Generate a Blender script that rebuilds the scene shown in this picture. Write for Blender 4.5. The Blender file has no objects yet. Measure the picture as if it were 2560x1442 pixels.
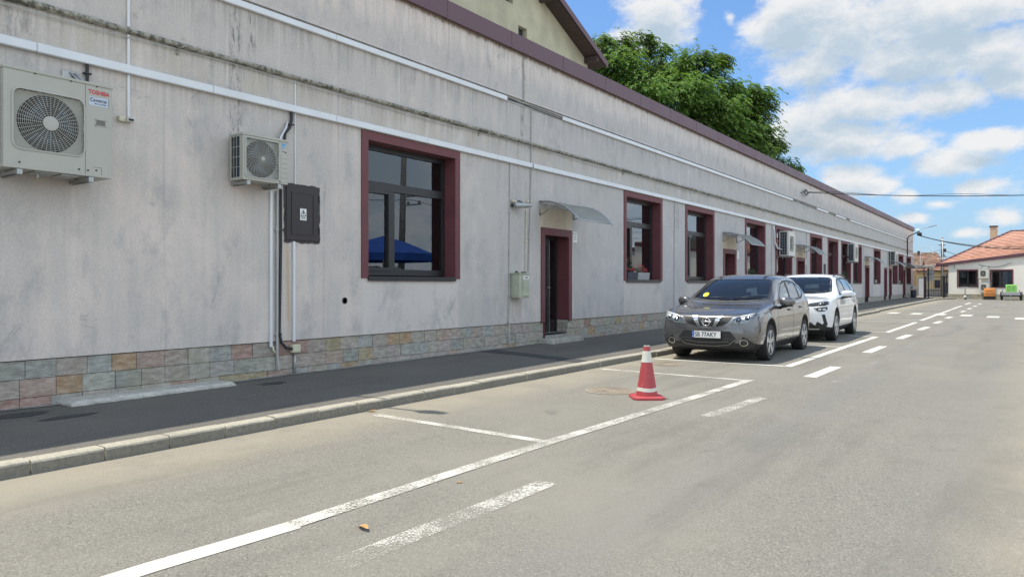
SUN_E, SKY_S, EXPO, CB, CLOUD_FILL = 3.7, .10, .45, 6.5, 2.0
SKY_MUL = (.82, 1.08, 1.36); HAZE = (2.7, 4.1, 6.0)
import bpy, bmesh, math, random
from mathutils import Vector, Matrix, Euler
from mathutils.bvhtree import BVHTree
from mathutils import geometry as mgeo
R = math.radians
rnd = random.Random(7)
scn = bpy.context.scene
col = scn.collection
SL = 0.0036                       # the yard climbs gently away from the camera
def gz(y):
    return SL * max(-40.0, min(y, 78.0))

# ------------------------------------------------------------------ objects
def tag(o, label=None, cat=None, group=None, kind=None):
    if label: o['label'] = label
    if cat: o['category'] = cat
    if group: o['group'] = group
    if kind: o['kind'] = kind
    return o
def empty(name, loc, label, cat, group=None):
    o = bpy.data.objects.new(name, None); o.location = loc; o.empty_display_size = .2
    col.objects.link(o); return tag(o, label, cat, group)
def base_of(o):
    v = Vector((0, 0, 0))
    while o is not None:
        v += o.location; o = o.parent
    return v
def copy_tree(o, parent=None):
    c = o.copy(); col.objects.link(c)
    if parent is not None: c.parent = parent
    for ch in list(o.children): copy_tree(ch, c)
    return c
def catenary(a, b, sag, n=24):
    a, b = Vector(a), Vector(b)
    return [a.lerp(b, i/n) - Vector((0, 0, sag*4*(i/n)*(1-i/n))) for i in range(n+1)]

class MB:
    def __init__(s): s.v = []; s.f = []; s.m = []; s.t = []; s.mi = 0; s.tint = None
    def add(s, vs, fs):
        n = len(s.v); s.v += [tuple(p) for p in vs]
        for f in fs:
            s.f.append([i+n for i in f]); s.m.append(s.mi); s.t.append(s.tint)
        return s
    def box(s, x0, x1, y0, y1, z0, z1):
        return s.add([(x, y, z) for x in (x0, x1) for y in (y0, y1) for z in (z0, z1)],
                     [(0,1,3,2),(4,6,7,5),(0,4,5,1),(2,3,7,6),(0,2,6,4),(1,5,7,3)])
    def rbox(s, x0, x1, y0, y1, z0, z1, r=.02, seg=2):
        bm = bmesh.new(); bmesh.ops.create_cube(bm, size=1)
        for v in bm.verts:
            v.co = Vector((x0+(v.co.x+.5)*(x1-x0), y0+(v.co.y+.5)*(y1-y0), z0+(v.co.z+.5)*(z1-z0)))
        bmesh.ops.bevel(bm, geom=bm.edges[:], offset=min(r, .49*min(x1-x0, y1-y0, z1-z0)), segments=seg, profile=.5, affect='EDGES')
        bm.verts.index_update()
        s.add([v.co.copy() for v in bm.verts], [[v.index for v in f.verts] for f in bm.faces]); bm.free(); return s
    def prism(s, poly, axis, a, b):
        """extrude a 2-D polygon: axis x -> (y,z), y -> (x,z), z -> (x,y)"""
        def P(p, k): return (k, p[0], p[1]) if axis == 'x' else (p[0], k, p[1]) if axis == 'y' else (p[0], p[1], k)
        n = len(poly)
        return s.add([P(p, a) for p in poly] + [P(p, b) for p in poly],
                     [list(range(n))[::-1], list(range(n, 2*n))] + [(i, (i+1) % n, n+(i+1) % n, n+i) for i in range(n)])
    def tube(s, pts, r, seg=8, cap=True):
        pts = [Vector(p) for p in pts]; n = len(pts); vs = []; up = None
        for i, p in enumerate(pts):
            d = (pts[min(i+1, n-1)] - pts[max(i-1, 0)]).normalized()
            if up is None or abs(up.dot(d)) > .98:
                up = Vector((0, 0, 1)) if abs(d.z) < .9 else Vector((0, 1, 0))
            a = d.cross(up).normalized(); b = a.cross(d); rr = r[i] if isinstance(r, (list, tuple)) else r
            for k in range(seg):
                t = 2*math.pi*k/seg; vs.append(p + a*math.cos(t)*rr + b*math.sin(t)*rr)
        fs = [(i*seg+k, i*seg+(k+1) % seg, (i+1)*seg+(k+1) % seg, (i+1)*seg+k) for i in range(n-1) for k in range(seg)]
        if cap: fs += [list(range(seg))[::-1], list(range((n-1)*seg, n*seg))]
        return s.add(vs, fs)
    def lathe(s, prof, c=(0, 0, 0), axis='z', seg=32, cap=True):
        vs = []
        for (r, h) in prof:
            for k in range(seg):
                t = 2*math.pi*k/seg; p, q = r*math.cos(t), r*math.sin(t)
                v = (p, q, h) if axis == 'z' else (h, p, q) if axis == 'x' else (q, h, p)
                vs.append((c[0]+v[0], c[1]+v[1], c[2]+v[2]))
        n = len(prof)
        fs = [(i*seg+k, i*seg+(k+1) % seg, (i+1)*seg+(k+1) % seg, (i+1)*seg+k) for i in range(n-1) for k in range(seg)]
        if cap: fs += [list(range(seg))[::-1], list(range((n-1)*seg, n*seg))]
        return s.add(vs, fs)
    def quad(s, a, b, c, d): return s.add([a, b, c, d], [(0, 1, 2, 3)])
    def text(s, txt, fn, size=1.0, bold=0.0, spacing=1.0):
        """font outline as mesh; fn maps (u,v) of the line (origin left baseline) to a point"""
        cu = bpy.data.curves.new('lettering', 'FONT'); cu.body = txt; cu.size = size; cu.offset = bold; cu.space_character = spacing; cu.resolution_u = 3
        o = bpy.data.objects.new('lettering', cu); col.objects.link(o)
        me = bpy.data.meshes.new_from_object(o.evaluated_get(bpy.context.evaluated_depsgraph_get()))
        s.add([fn(v.co.x, v.co.y) for v in me.vertices], [list(p.vertices) for p in me.polygons])
        w = max([v.co.x for v in me.vertices] or [0])
        bpy.data.objects.remove(o); bpy.data.meshes.remove(me); bpy.data.curves.remove(cu)
        return w
    def build(s, name, mat, parent=None, smooth=False, loc=None, flip=True, auto=None):
        me = bpy.data.meshes.new(name); off = base_of(parent) if parent is not None else Vector(loc or (0, 0, 0))
        me.from_pydata([Vector(v) - off for v in s.v], [], s.f)
        for m in (mat if isinstance(mat, (list, tuple)) else [mat]): me.materials.append(m)
        me.polygons.foreach_set('material_index', s.m)
        if any(t is not None for t in s.t):
            a = me.attributes.new('tint', 'FLOAT_COLOR', 'CORNER'); buf = []
            for p, t in zip(s.f, s.t): buf += list(t or (1, 1, 1, 1)) * len(p)
            a.data.foreach_set('color', buf)
        if flip:
            bm = bmesh.new(); bm.from_mesh(me); bmesh.ops.recalc_face_normals(bm, faces=bm.faces[:]); bm.to_mesh(me); bm.free()
        if smooth:
            me.polygons.foreach_set('use_smooth', [True]*len(me.polygons))
            if auto:
                try: me.set_sharp_from_angle(angle=R(auto))
                except Exception: pass
        o = bpy.data.objects.new(name, me); col.objects.link(o)
        if parent is not None: o.parent = parent
        else: o.location = off
        return o

# ---------------------------------------------------------------- materials
class NT:
    def __init__(s, mat): s.t = mat.node_tree; s.n = s.t.nodes; s.l = s.t.links
    def put(s, sock, v):
        if isinstance(v, bpy.types.NodeSocket): s.l.new(v, sock)
        elif v is not None:
            if sock.type == 'RGBA' and len(v) == 3: v = (*v, 1)
            sock.default_value = v
    def node(s, typ, ins=None, **props):
        n = s.n.new(typ)
        for k, v in props.items(): setattr(n, k, v)
        for k, v in (ins or {}).items(): s.put(n.inputs[k], v)
        return n
    def math(s, op, a, b=None, c=None, clamp=False):
        n = s.node('ShaderNodeMath', operation=op, use_clamp=clamp)
        for i, v in enumerate((a, b, c)):
            if v is not None: s.put(n.inputs[i], v)
        return n.outputs[0]
    def ramp(s, v, a, b, lo=0., hi=1., smooth=True):
        n = s.node('ShaderNodeMapRange', interpolation_type='SMOOTHSTEP' if smooth else 'LINEAR', clamp=True)
        for k, x in zip(('Value', 'From Min', 'From Max', 'To Min', 'To Max'), (v, a, b, lo, hi)): s.put(n.inputs[k], x)
        return n.outputs[0]
    def band(s, v, a, b, soft):
        return s.math('MULTIPLY', s.ramp(v, a-soft, a+soft), s.ramp(v, b-soft, b+soft, 1., 0.))
    def mix(s, f, a, b, blend='MIX'):
        n = s.node('ShaderNodeMix', data_type='RGBA', blend_type=blend)
        s.put(n.inputs[0], f); s.put(n.inputs[6], a); s.put(n.inputs[7], b); return n.outputs[2]
    def coord(s, which='Object'): return s.node('ShaderNodeTexCoord').outputs[which]
    def mapping(s, vec, scale=(1, 1, 1), loc=(0, 0, 0)):
        return s.node('ShaderNodeMapping', {'Vector': vec, 'Scale': scale, 'Location': loc}).outputs[0]
    def noise(s, vec, scale=1., detail=4., rough=.55, col=False):
        return s.node('ShaderNodeTexNoise', {'Vector': vec, 'Scale': scale, 'Detail': detail, 'Roughness': rough}).outputs['Color' if col else 'Fac']
    def vor(s, vec, scale=1., out='Distance'): return s.node('ShaderNodeTexVoronoi', {'Vector': vec, 'Scale': scale}).outputs[out]
    def xyz(s, vec): return s.node('ShaderNodeSeparateXYZ', {0: vec}).outputs
    def bump(s, h, strength=.3, dist=.01): return s.node('ShaderNodeBump', {'Height': h, 'Strength': strength, 'Distance': dist}).outputs[0]
def new_mat(name):
    m = bpy.data.materials.new(name); m.use_nodes = True; t = NT(m); return m, t, t.n['Principled BSDF']
def simple(name, c, rough=.6, metal=0., vary=.12, scale=6., coat=0., bump=0., spec=None, bscale=60.):
    m, t, b = new_mat(name); co = t.coord()
    n = t.noise(co, scale, 5.)
    cc = t.mix(t.ramp(n, .25, .75), tuple(x*(1-vary) for x in c), tuple(min(1, x*(1+vary)) for x in c))
    t.put(b.inputs['Base Color'], cc); t.put(b.inputs['Metallic'], metal)
    t.put(b.inputs['Roughness'], t.ramp(n, .2, .8, max(.02, rough-.06), min(1, rough+.06)))
    if coat: b.inputs['Coat Weight'].default_value = coat; b.inputs['Coat Roughness'].default_value = .04
    if spec is not None: b.inputs['Specular IOR Level'].default_value = spec
    if bump: t.put(b.inputs['Normal'], t.bump(t.noise(co, bscale, 4.), bump, .005))
    return m
M = {}
M['maroon'] = simple('maroon_paint', (.142, .043, .050), .62, 0, .14, 3., bump=.15, bscale=40)
M['maroon_metal'] = simple('maroon_sheet_metal', (.118, .056, .074), .5, .0, .1, 1.2)
M['frame_dark'] = simple('dark_brown_frame', (.021, .019, .019), .4, 0, .1)
M['black'] = simple('black_plastic', (.018, .018, .02), .5, 0, .1)
M['rubber'] = simple('black_rubber', (.02, .02, .021), .8, 0, .15, 20.)
M['white_pvc'] = simple('white_duct', (.70, .72, .74), .4, 0, .06, 1.5)
M['grey_pvc'] = simple('grey_conduit', (.42, .42, .41), .5, 0, .1, 2.)
M['ac_beige'] = simple('beige_enamel', (.42, .415, .36), .4, 0, .05, 2.5)
M['ac_light'] = simple('pale_grille', (.43, .425, .38), .45, 0, .05)
M['ac_white'] = simple('white_enamel', (.62, .62, .57), .4, 0, .05, 2.)
M['coil'] = simple('dark_blue_coil', (.03, .045, .07), .5, .2, .25, 30.)
M['dark'] = simple('dark_recess', (.03, .031, .034), .8)
M['steel'] = simple('galvanised_steel', (.40, .41, .40), .45, .55, .12, 8.)
M['chrome'] = simple('chrome', (.75, .76, .78), .12, 1., .03)
M['alu'] = simple('satin_aluminium', (.52, .53, .55), .35, .8, .06)
M['silver'] = simple('silver_wheel', (.55, .56, .58), .3, .85, .06)
M['red'] = simple('red_letter', (.55, .03, .05), .5)
M['blue'] = simple('blue_mark', (.10, .42, .78), .5)
M['ink'] = simple('dark_ink', (.03, .035, .06), .6)
M['white'] = simple('white_paint', (.78, .78, .76), .5, 0, .05)
M['cream_plastic'] = simple('cream_plastic', (.60, .57, .42), .5, 0, .1, 10.)
M['green_box'] = simple('pale_green_enamel', (.42, .445, .34), .5, 0, .12, 5.)
M['panel_brown'] = simple('dark_brown_panel', (.030, .022, .022), .45, 0, .12, 4.)
M['concrete'] = simple('concrete', (.40, .385, .34), .9, 0, .22, 9., bump=.5)
M['concrete_grey'] = simple('grey_concrete', (.30, .295, .275), .92, 0, .3, 7., bump=.6)
M['soil'] = simple('soil', (.06, .045, .03), .95)
M['leaf_dry'] = simple('dry_leaf', (.50, .29, .11), .7, 0, .3, 25.)
M['planter'] = simple('grey_planter', (.30, .31, .32), .6, 0, .08)
M['curtain'] = simple('pale_curtain', (.45, .45, .45), .85, 0, .12, 12.)
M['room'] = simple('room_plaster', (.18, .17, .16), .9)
M['orange'] = simple('orange_enamel', (.80, .30, .08), .45, 0, .06)
M['lime'] = simple('green_enamel', (.33, .66, .18), .5, 0, .08)
M['wood_dark'] = simple('dark_timber', (.06, .04, .035), .75, 0, .25, 6.)
M['cable'] = simple('black_cable', (.03, .03, .032), .6)
M['parasol'] = simple('blue_canvas', (.03, .12, .50), .8, 0, .15, 4.)
M['yellow_sticker'] = simple('yellow_sticker', (.85, .72, .03), .5)
M['seat'] = simple('dark_upholstery', (.035, .036, .04), .85)
M['geranium'] = simple('pink_petal', (.55, .05, .08), .6, 0, .3, 40.)
M['plant_leaf'] = simple('plant_leaf', (.035, .075, .03), .6, 0, .4, 30.)

def car_paint(name, c, metal, rough):
    m, t, b = new_mat(name)
    n = t.noise(t.coord(), 2.5, 3.)
    t.put(b.inputs['Base Color'], t.mix(n, tuple(x*.95 for x in c), tuple(min(1, x*1.05) for x in c)))
    b.inputs['Metallic'].default_value = metal; b.inputs['Roughness'].default_value = rough
    b.inputs['Coat Weight'].default_value = 1.; b.inputs['Coat Roughness'].default_value = .03
    dust = t.noise(t.coord(), 3., 4.)
    t.put(b.inputs['Roughness'], t.ramp(dust, .3, .8, rough, rough+.06))
    return m
M['paint_grey'] = car_paint('grey_metallic_paint', (.165, .163, .166), .72, .25)
M['paint_white'] = car_paint('white_car_paint', (.76, .77, .78), 0., .3)

def glass(name, tint, boost=1.6, add=.02, rough=.0):
    m, t, b = new_mat(name); t.n.remove(b)
    fr = t.node('ShaderNodeFresnel', {'IOR': 1.5}).outputs[0]
    fac = t.math('MULTIPLY_ADD', fr, boost, add, clamp=True)
    tr = t.node('ShaderNodeBsdfTransparent', {'Color': (*tint, 1)}).outputs[0]
    gl = t.node('ShaderNodeBsdfGlossy', {'Color': (.95, .97, 1, 1), 'Roughness': rough}).outputs[0]
    mx = t.node('ShaderNodeMixShader', {0: fac}); t.l.new(tr, mx.inputs[1]); t.l.new(gl, mx.inputs[2])
    t.l.new(mx.outputs[0], t.n['Material Output'].inputs[0]); return m
M['glass'] = glass('window_glass', (.62, .64, .66), 1.6, .02)
M['car_glass'] = glass('car_glass', (.40, .47, .48), 1.4, .02)
M['lens'] = glass('lamp_lens', (.92, .94, .96), 1.3, .02)
m, t, b = new_mat('polycarbonate'); t.put(b.inputs['Base Color'], t.mix(t.noise(t.coord(), 5., 5.), (.42, .43, .39), (.55, .56, .52)))
b.inputs['Roughness'].default_value = .35
tr = t.node('ShaderNodeBsdfTranslucent', {'Color': (.45, .46, .42, 1)}).outputs[0]
mx = t.node('ShaderNodeMixShader', {0: .35}); t.l.new(b.outputs[0], mx.inputs[1]); t.l.new(tr, mx.inputs[2]); m2 = t.node('ShaderNodeMixShader', {0: .34}); t.l.new(mx.outputs[0], m2.inputs[1]); t.l.new(t.node('ShaderNodeBsdfTransparent', {'Color': (.86, .87, .83, 1)}).outputs[0], m2.inputs[2]); t.l.new(m2.outputs[0], t.n['Material Output'].inputs[0])
M['poly'] = m

# wall plaster: weathered pink-cream render going grey, streaked downwards
WIN = [(8.03,10.48),(17.21,19.64),(21.37,23.88),(27.11,29.66),(31.05,33.66),(36.9,39.37),(40.62,43.13),(43.96,46.62),(47.21,49.97),(54.22,56.94),(62.37,65.02),(65.45,68.12),(70.02,72.78)]
DOOR = [(13.25,14.54),(24.77,26.11),(34.41,35.91),(51.04,52.59),(58.47,59.72),(60.64,61.98),(67.89,69.29)]
def plaster():
    m, t, b = new_mat('weathered_render'); co = t.coord(); x, y, z = t.xyz(co)
    big = t.noise(t.mapping(co, (1, .55, .3)), 1., 5., .6)
    st = t.noise(t.mapping(co, (1, 4.2, .22), (3, 1, 7)), 1., 6., .62)
    st2 = t.noise(t.mapping(co, (1, 13., .16), (1, 5, 2)), 1., 5., .6)
    blo = t.noise(co, 1.7, 6., .6); fine = t.noise(co, 38., 4., .6)
    far = t.ramp(y, 4., 22.)
    peach = t.mix(far, (.71, .62, .56), (.645, .59, .555)); grey = t.mix(far, (.545, .502, .468), (.49, .474, .468))
    g = t.math('ADD', t.math('MULTIPLY', big, .9), t.math('ADD', t.math('MULTIPLY', st, .55), t.math('MULTIPLY', blo, .5)))
    g = t.math('ADD', g, t.math('MULTIPLY', far, .20))
    up = t.math('MULTIPLY', t.ramp(z, 1.2, 2.6), .10); g = t.math('ADD', g, up)
    gm = t.ramp(g, .76, 1.16)
    # parapet: pale below the fascia, grey runs further down
    par = t.ramp(z, 5.27, 5.29, smooth=False)
    edge = t.math('ADD', t.math('MULTIPLY', st, .75), t.math('MULTIPLY', st2, .45)); lim = t.math('ADD', t.math('MULTIPLY', edge, 1.5), 4.92)
    pg = t.math('MULTIPLY', t.ramp(t.math('SUBTRACT', lim, z), -.18, .26), .92)
    midz = t.band(z, 4.46, 5.16, .02); gm = t.math('MAXIMUM', gm, t.math('MULTIPLY', midz, t.ramp(t.math('ADD', st, big), .75, 1.15, .35, 1.)))
    gmix = t.mix(par, t.node('ShaderNodeCombineColor', {0: gm, 1: gm, 2: gm}).outputs[0], t.node('ShaderNodeCombineColor', {0: pg, 1: pg, 2: pg}).outputs[0])
    gm = t.xyz(gmix)[0]
    c = t.mix(gm, peach, grey)
    # ochre growth just under the old ledge
    och = t.math('MULTIPLY', t.band(z, 4.02, 4.40, .05), t.ramp(t.math('ADD', blo, st), .8, 1.25)); c = t.mix(t.math('MULTIPLY', och, .6), c, (.50, .45, .36))
    # cleaner render where something sheltered it
    for i, (a, e) in enumerate(WIN):
        k = t.math('MULTIPLY', t.band(y, a+.02, e-.02, .02), t.band(z, .3, 1.56, .02))
        c = t.mix(t.math('MULTIPLY', k, (.75 if i < 1 else .45)), c, (.655, .60, .56))
    for i, (a, e) in enumerate(DOOR):
        if i in (4,): continue
        k = t.math('MULTIPLY', t.band(y, a-.03, e+.0, .03), t.band(z, 2.3, 3.12, .06)); c = t.mix(t.math('MULTIPLY', k, .85), c, (.66, .555, .43))
    # light lime runs and dark wet runs
    c = t.mix(t.math('MULTIPLY', t.ramp(st2, .58, .74), t.ramp(z, 3.4, 4.4, .26, .5)), c, (.72, .69, .66))
    c = t.mix(t.math('MULTIPLY', t.ramp(st2, .42, .28), .34), c, (.33, .33, .345))
    mot = t.noise(t.mapping(co, (1, 1.3, .8), (5, 5, 5)), 2.1, 7., .68); c = t.mix(t.math('MULTIPLY', t.ramp(mot, .50, .70), .5), c, (.37, .36, .36)); c = t.mix(t.math('MULTIPLY', t.ramp(mot, .46, .28), .4), c, (.69, .65, .61))
    # dirty water marks hanging from the ledges and the trunking
    dr = t.noise(t.mapping(co, (1, 17., .3), (2, 1, 9)), 1., 5., .65)
    for zt, ln, w in ((5.165, .55, .5), (4.39, .40, .45), (3.915, .5, .24), (6.24, .8, .35)):
        k = t.math('MULTIPLY', t.ramp(z, zt-ln, zt, 0., 1., False), t.math('LESS_THAN', z, zt)); lv = t.math('MULTIPLY', k, t.ramp(t.math('ADD', dr, t.math('MULTIPLY', k, .10)), .53, .68)); c = t.mix(t.math('MULTIPLY', lv, w), c, (.27, .26, .235))
    # hairline cracks in a few places
    cw = t.node('ShaderNodeTexVoronoi', {'Vector': t.mapping(t.math('ADD', 0, 0) if False else co, (1, .55, .8), (0, .3, .2)), 'Scale': 1.}, feature='DISTANCE_TO_EDGE').outputs[0]
    cw = t.math('ADD', cw, t.math('MULTIPLY', t.math('SUBTRACT', blo, .5), .12)); c = t.mix(t.math('MULTIPLY', t.math('MULTIPLY', t.ramp(t.math('ABSOLUTE', cw), .006, .001), t.ramp(mot, .52, .62)), .45), c, (.30, .28, .26))
    # rusty dirt right under the fascia
    dl = t.math('MULTIPLY_ADD', t.noise(t.mapping(co, (1, 9, .2)), 1., 5., .7), -.24, 6.30)
    c = t.mix(t.math('MULTIPLY', t.ramp(t.math('SUBTRACT', z, dl), -.02, .05), .75), c, (.20, .13, .09))
    # stains with their own place
    spk = t.ramp(t.math('ADD', t.noise(t.mapping(co, (1, 6, 1.6)), 3.5, 8., .75), t.math('MULTIPLY', st2, .3)), .60, .74)
    for (a, e, z0, z1, w) in ((5.70, 5.86, 3.4, 5.16, .8), (5.98, 6.08, 4.55, 5.16, .8), (12.48, 12.60, 4.5, 6.3, .6), (3.0, 3.35, 4.0, 4.4, .4), (12.15, 12.5, 1.9, 3.6, .12), (20.5, 20.9, 3.1, 3.9, .4)):
        k = t.math('MULTIPLY', t.band(y, a, e, .05), t.band(z, z0, z1, .12)); c = t.mix(t.math('MULTIPLY', t.math('MULTIPLY', k, spk), w), c, (.13, .13, .12))
    k = t.math('MULTIPLY', t.band(y, 12.50, 12.56, .02), t.band(z, 5.29, 6.3, .03)); c = t.mix(t.math('MULTIPLY', k, .75), c, (.24, .25, .22))
    k = t.math('MULTIPLY', t.band(t.math('ADD', y, t.math('MULTIPLY', z, .03)), 6.64, 6.70, .03), t.band(z, .8, 2.04, .25)); c = t.mix(t.math('MULTIPLY', k, .55), c, (.50, .33, .15))
    k = t.math('MULTIPLY', t.band(y, 12.0, 12.5, .08), t.band(z, .75, 1.15, .1)); c = t.mix(t.math('MULTIPLY', t.math('MULTIPLY', k, t.ramp(st2, .48, .62)), .6), c, (.38, .25, .16))
    # chips and small scratches
    ch = t.ramp(t.vor(co, 2.3), .035, .02); c = t.mix(t.math('MULTIPLY', ch, t.ramp(blo, .5, .6)), c, (.75, .74, .72))
    c = t.mix(t.ramp(fine, .3, .7), t.mix(1., c, (.93, .93, .93), 'MULTIPLY'), t.mix(1., c, (1.05, 1.05, 1.05), 'MULTIPLY'))
    t.put(b.inputs['Base Color'], c); b.inputs['Roughness'].default_value = .92; b.inputs['Specular IOR Level'].default_value = .2
    t.put(b.inputs['Normal'], t.bump(t.math('ADD', fine, t.math('MULTIPLY', blo, 1.5)), .35, .006)); return m
M['plaster'] = plaster()
def stone():
    m, t, b = new_mat('slate_cladding'); co = t.coord()
    a = t.node('ShaderNodeAttribute', attribute_name='tint').outputs['Color']
    n = t.noise(t.mapping(co, (1, 5, 14)), 1.4, 7., .68); n2 = t.noise(co, 2.2, 4.)
    c = t.mix(t.ramp(n, .35, .68), t.mix(1., a, (.70, .70, .70), 'MULTIPLY'), t.mix(.25, a, (.62, .62, .58)))
    c = t.mix(t.math('MULTIPLY', t.ramp(n2, .48, .68), .45), c, (.30, .29, .20))
    t.put(b.inputs['Base Color'], c); b.inputs['Roughness'].default_value = .8
    t.put(b.inputs['Normal'], t.bump(n, .8, .02)); return m
M['stone'] = stone()
def mossy():
    m, t, b = new_mat('lichen_ledge'); co = t.coord(); n = t.noise(t.mapping(co, (1, 1, 1)), 14., 6., .7); n2 = t.noise(co, 2., 4.)
    c = t.mix(t.ramp(n, .4, .62), (.10, .10, .075), (.42, .40, .34)); c = t.mix(t.math('MULTIPLY', t.ramp(n2, .45, .7), .6), c, (.45, .42, .37))
    t.put(b.inputs['Base Color'], c); b.inputs['Roughness'].default_value = .95; t.put(b.inputs['Normal'], t.bump(n, .9, .02)); return m
M['mossy'] = mossy()
def asphalt(name, lo, hi, dusty, kx=None):
    m, t, b = new_mat(name); co = t.coord(); x, y, z = t.xyz(co)
    sp = t.noise(co, 95., 3., .7); sp2 = t.vor(co, 130., 'Color'); big = t.noise(co, .35, 5., .6); mid = t.noise(t.mapping(co, (1., .16, 1)), 1.5, 6., .65)
    c = t.mix(t.ramp(sp, .3, .7), lo, hi)
    gr = t.xyz(sp2)[0]; c = t.mix(t.math('MULTIPLY', t.ramp(gr, .86, .97), .7), c, tuple(min(1, h*1.5) for h in hi))
    c = t.mix(t.math('MULTIPLY', t.ramp(gr, .16, .05), .6), c, tuple(h*.42 for h in lo))
    c = t.mix(t.math('MULTIPLY', t.ramp(big, .38, .68), .65), c, dusty)
    bl = t.noise(co, 2.4, 7., .7); c = t.mix(t.math('MULTIPLY', t.ramp(bl, .55, .75), .35), c, tuple(h*1.25 for h in hi)); c = t.mix(t.math('MULTIPLY', t.ramp(bl, .42, .28), .4), c, tuple(h*.7 for h in lo))
    c = t.mix(t.math('MULTIPLY', t.ramp(mid, .5, .72), .45), c, tuple(h*.75 for h in lo))
    if kx:
        # sand swept against the kerb and the dusty verge on the far side of the lane
        k = t.math('ADD', t.math('MULTIPLY', t.noise(co, 1.6, 6., .65), 1.5), -.25)
        k1 = t.math('MULTIPLY', t.ramp(x, kx, kx+1.25, 1., 0.), k); k2 = t.math('MULTIPLY', t.ramp(x, 7.8, 9.6), k)
        c = t.mix(t.math('MINIMUM', t.math('ADD', t.math('MAXIMUM', k1, 0.), t.math('MAXIMUM', k2, 0.)), .45), c, (.40, .345, .255))
        # tyre-polished lane bands
        c = t.mix(t.math('MULTIPLY', t.math('ADD', t.band(x, 6.5, 7.0, .25), t.band(x, 8.0, 8.4, .25)), .16), c, (.16, .165, .17))
        # dark drips in the parking bays
        oil = t.math('MULTIPLY', t.ramp(t.noise(t.mapping(co, (1.2, .8, 1), (4, 2, 0)), 1., 6., .7), .60, .72), t.band(x, 3.2, 4.9, .4)); c = t.mix(t.math('MULTIPLY', oil, .45), c, (.09, .09, .09))
        pass
    t.put(b.inputs['Base Color'], c); b.inputs['Roughness'].default_value = .88; b.inputs['Specular IOR Level'].default_value = .3
    t.put(b.inputs['Normal'], t.bump(t.math('ADD', sp, t.math('MULTIPLY', gr, .6)), .55, .008)); return m
M['asphalt'] = asphalt('worn_asphalt', (.182, .171, .145), (.252, .238, .204), (.262, .244, .204), 2.75)
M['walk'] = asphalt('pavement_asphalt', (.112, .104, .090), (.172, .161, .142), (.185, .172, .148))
M['patch'] = asphalt('fresh_asphalt', (.05, .05, .052), (.085, .085, .088), (.07, .07, .07))
def kerbmat(lo, hi):
    m, t, b = new_mat('kerb_concrete'); co = t.coord(); n = t.noise(co, 30., 5., .7); n2 = t.noise(co, 1.6, 4.)
    c = t.mix(t.ramp(n, .3, .7), lo, hi); c = t.mix(t.math('MULTIPLY', t.ramp(n2, .45, .7), .5), c, tuple(v*.8 for v in lo))
    t.put(b.inputs['Base Color'], c); b.inputs['Roughness'].default_value = .9; t.put(b.inputs['Normal'], t.bump(n, .5, .006)); return m
M['kerb'] = kerbmat((.34, .31, .245), (.46, .425, .34)); M['kerb_shade'] = kerbmat((.165, .155, .13), (.24, .225, .185))  # darker copy for the kerb face: its shade is put into the colour
def marking(name, cov, soft):
    m, t, b = new_mat(name); co = t.coord(); n = t.noise(co, 75., 4., .75); n2 = t.noise(co, 2.6, 4., .6)
    t.put(b.inputs['Base Color'], t.mix(n2, (.56, .54, .47), (.70, .675, .60))); b.inputs['Roughness'].default_value = .7
    k = t.ramp(t.math('ADD', n, t.math('MULTIPLY', n2, .5)), cov-soft, cov+soft)
    mx = t.node('ShaderNodeMixShader', {0: k}); tr = t.node('ShaderNodeBsdfTransparent').outputs[0]
    t.l.new(tr, mx.inputs[1]); t.l.new(b.outputs[0], mx.inputs[2]); t.l.new(mx.outputs[0], t.n['Material Output'].inputs[0]); return m
M['mark'] = marking('road_paint', .72, .11); M['mark_new'] = marking('thermoplastic_paint', .55, .10)
M['mark_worn'] = marking('worn_road_paint', .79, .10); M['mark_ghost'] = marking('ghost_road_paint', .90, .12)
def tiles(name, cols, sy, rust):
    m, t, b = new_mat(name); co = t.coord(); a = t.node('ShaderNodeAttribute', attribute_name='tint').outputs['Color']
    n = t.noise(co, 3., 5., .6); c = t.mix(t.ramp(n, .3, .7), cols[0], cols[1]); n2 = t.noise(co, .9, 5., .65)
    c = t.mix(t.math('MULTIPLY', t.ramp(n2, .5, .6), rust), c, cols[2]); c = t.mix(1., c, a, 'MULTIPLY')
    t.put(b.inputs['Base Color'], c); b.inputs['Roughness'].default_value = .8; return m
M['tiles'] = tiles('orange_roof_tiles', ((.55, .31, .215), (.62, .37, .27), (.57, .35, .27)), 3., .4)
M['tiles_old'] = tiles('old_roof_tiles', ((.25, .185, .13), (.34, .25, .175), (.40, .21, .14)), 3., .7)
M['cream_wall'] = simple('cream_render', (.80, .765, .69), .92, 0, .05, 1.2, bump=.2)
M['yellow_wall'] = simple('yellow_render', (.475, .44, .315), .92, 0, .16, .9, bump=.25)
M['ochre_wall'] = simple('ochre_render', (.60, .50, .28), .92, 0, .12, 1.2)
M['bark'] = simple('bark', (.10, .075, .055), .9, 0, .3, 8.)
def leafmat():
    m, t, b = new_mat('walnut_leaf'); a = t.node('ShaderNodeAttribute', attribute_name='tint').outputs['Color']
    t.put(b.inputs['Base Color'], a); b.inputs['Roughness'].default_value = .6; b.inputs['Specular IOR Level'].default_value = .25
    tr = t.node('ShaderNodeBsdfTranslucent', {'Color': t.mix(1., a, (1.6, 1.7, .6), 'MULTIPLY')}).outputs[0]
    mx = t.node('ShaderNodeMixShader', {0: .38}); t.l.new(b.outputs[0], mx.inputs[1]); t.l.new(tr, mx.inputs[2]); t.l.new(mx.outputs[0], t.n['Material Output'].inputs[0]); return m
M['leaf'] = leafmat()
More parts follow.
